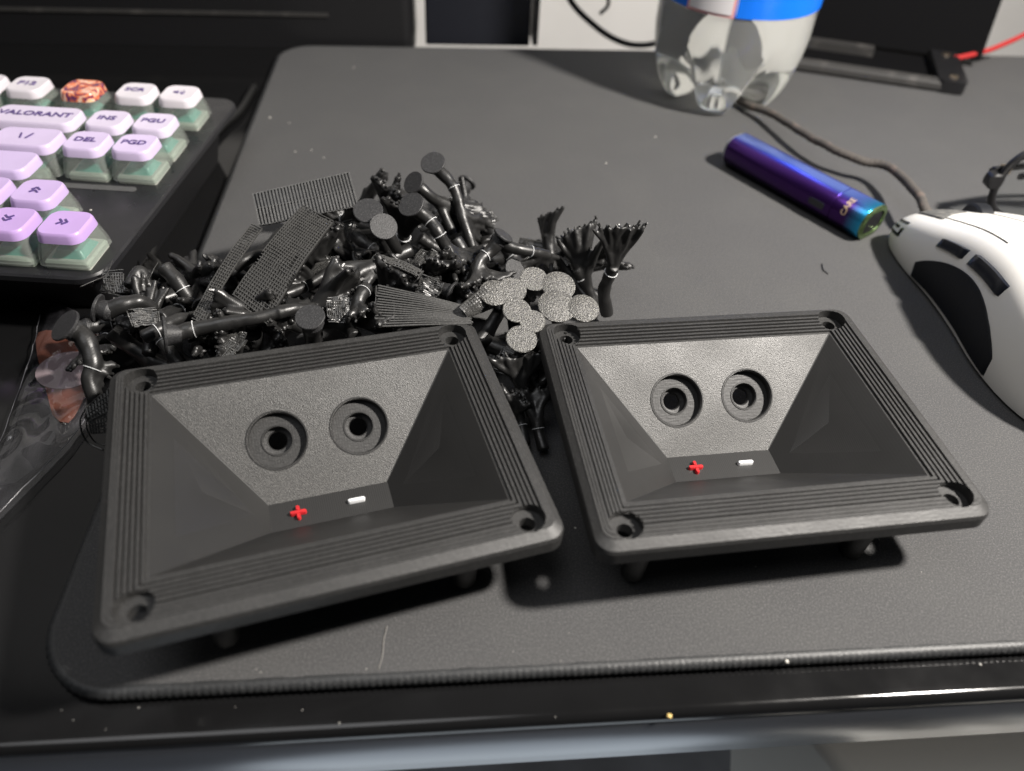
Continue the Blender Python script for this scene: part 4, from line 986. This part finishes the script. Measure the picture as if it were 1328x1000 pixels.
# dark box at the back edge
bx = thing('dark_box', 'dark navy box standing at the back edge of the mat', 'box', (-33, 486, 0), (0, 0, MYAW))
mb = MB(); mb.rings([rrect(-34, 32, 0, 26, 2, 0, 4), rrect(-34, 32, 0, 26, 2, 3, 4), rrect(-32, 31, 0, 26, 2, 110, 4)]); part('box_shell', mb, 'navy_plastic', bx, 40)
mb = MB(); mb.box((35.6, 13, 55), (1.6, 12, 55)); part('side_plate', mb, 'metal_lip', bx)
# long black device at the back left
bd = thing('black_device', 'long black device along the back edge behind the keyboard', 'device', (-330, 455, -4), (0, 0, MYAW))
mb = MB(); mb.rings([rrect(-200, 258, 0, 50, 8, 0.1, 6), rrect(-200, 258, 0, 50, 8, 58, 6), rrect(-196, 254, 4, 46, 6, 62, 6)]); part('device_body', mb, 'black_plastic', bd, 40)
mb = MB(); mb.box((10, -.4, 20), (196, .8, 1.0)); part('trim_line', mb, 'metal_lip', bd)

# ------------------------------------------------------------------ crumbs
def crumb(label, px, py, r, m, z=0, flat=.6):
    mb = MB(); n = 7; rg = random.Random(px * 7 + py)
    rr = [[Vector((r * k * math.cos(2 * math.pi * i / n) * rg.uniform(.75, 1.2), r * k * math.sin(2 * math.pi * i / n) * rg.uniform(.75, 1.2), r * h)) for i in range(n)] for k, h in ((.6, 0), (1, flat * .5), (.8, flat), (.3, flat * 1.3))]
    mb.rings(rr); o = part('crumb', mb, m, None, True); o.location = P(px, py, z) * S; tag(o, label, 'crumb', 'crumbs')
crumb('yellow crumb on the black desk edge in front of the mat', 868, 929, .75, 'crumb_yellow', -4)
crumb('largest pale crumb on the stitched front edge of the mat', 1020, 858, .55, 'crumb_white', .1)
crumb('pale crumb at the right end of the front mat edge', 1271, 862, .4, 'crumb_dull', -4)
crumb('pale crumb on the mat left of the ribbed slab', 350, 153, .6, 'crumb_white')
crumb('pale crumb on the mat below the bottle', 850, 178, .5, 'crumb_white')
crumb('bright crumb on the back of the mat', 459, 88, .5, 'crumb_white')
crumb('pale crumb on the mat above the bristly fan', 786, 212, .55, 'crumb_white')
crumb('small pale crumb in the dark gap between the plates', 746, 685, .35, 'crumb_white')
crumb('small pale crumb left of the right plate corner', 782, 662, .45, 'crumb_white', 26.6)
crumb('pale crumb on the keyboard deck by the arrow keys', 118, 273, .5, 'crumb_white', 22.6)
ORD = 'first second third fourth fifth sixth seventh eighth ninth tenth eleventh twelfth thirteenth fourteenth fifteenth'.split()
for k, (px, py) in enumerate(sorted(((80, 921), (95, 934), (137, 946), (180, 918), (305, 917), (392, 921), (440, 938), (720, 930), (960, 869), (570, 884)))):
    crumb('tiny pale dust crumb on the desk strip before the mat, ' + ORD[k] + ' from the left', px, py, rnd.uniform(.12, .27), 'crumb_dull', -4)
for k, (px, py) in enumerate(sorted(((338, 872), (475, 868), (332, 868), (512, 801), (738, 821), (727, 857), (1140, 700), (1195, 742), (980, 735), (665, 845)))):
    crumb('tiny pale dust crumb on the front of the mat cloth, ' + ORD[k] + ' from the left', px, py, rnd.uniform(.12, .24), 'crumb_dull')
for k, (px, py) in enumerate(sorted(((375, 160), (383, 197), (404, 195), (420, 205)))):
    crumb('tiny pale dust crumb on the mat behind the heap, ' + ORD[k] + ' from the left', px, py, .4, 'crumb_white')
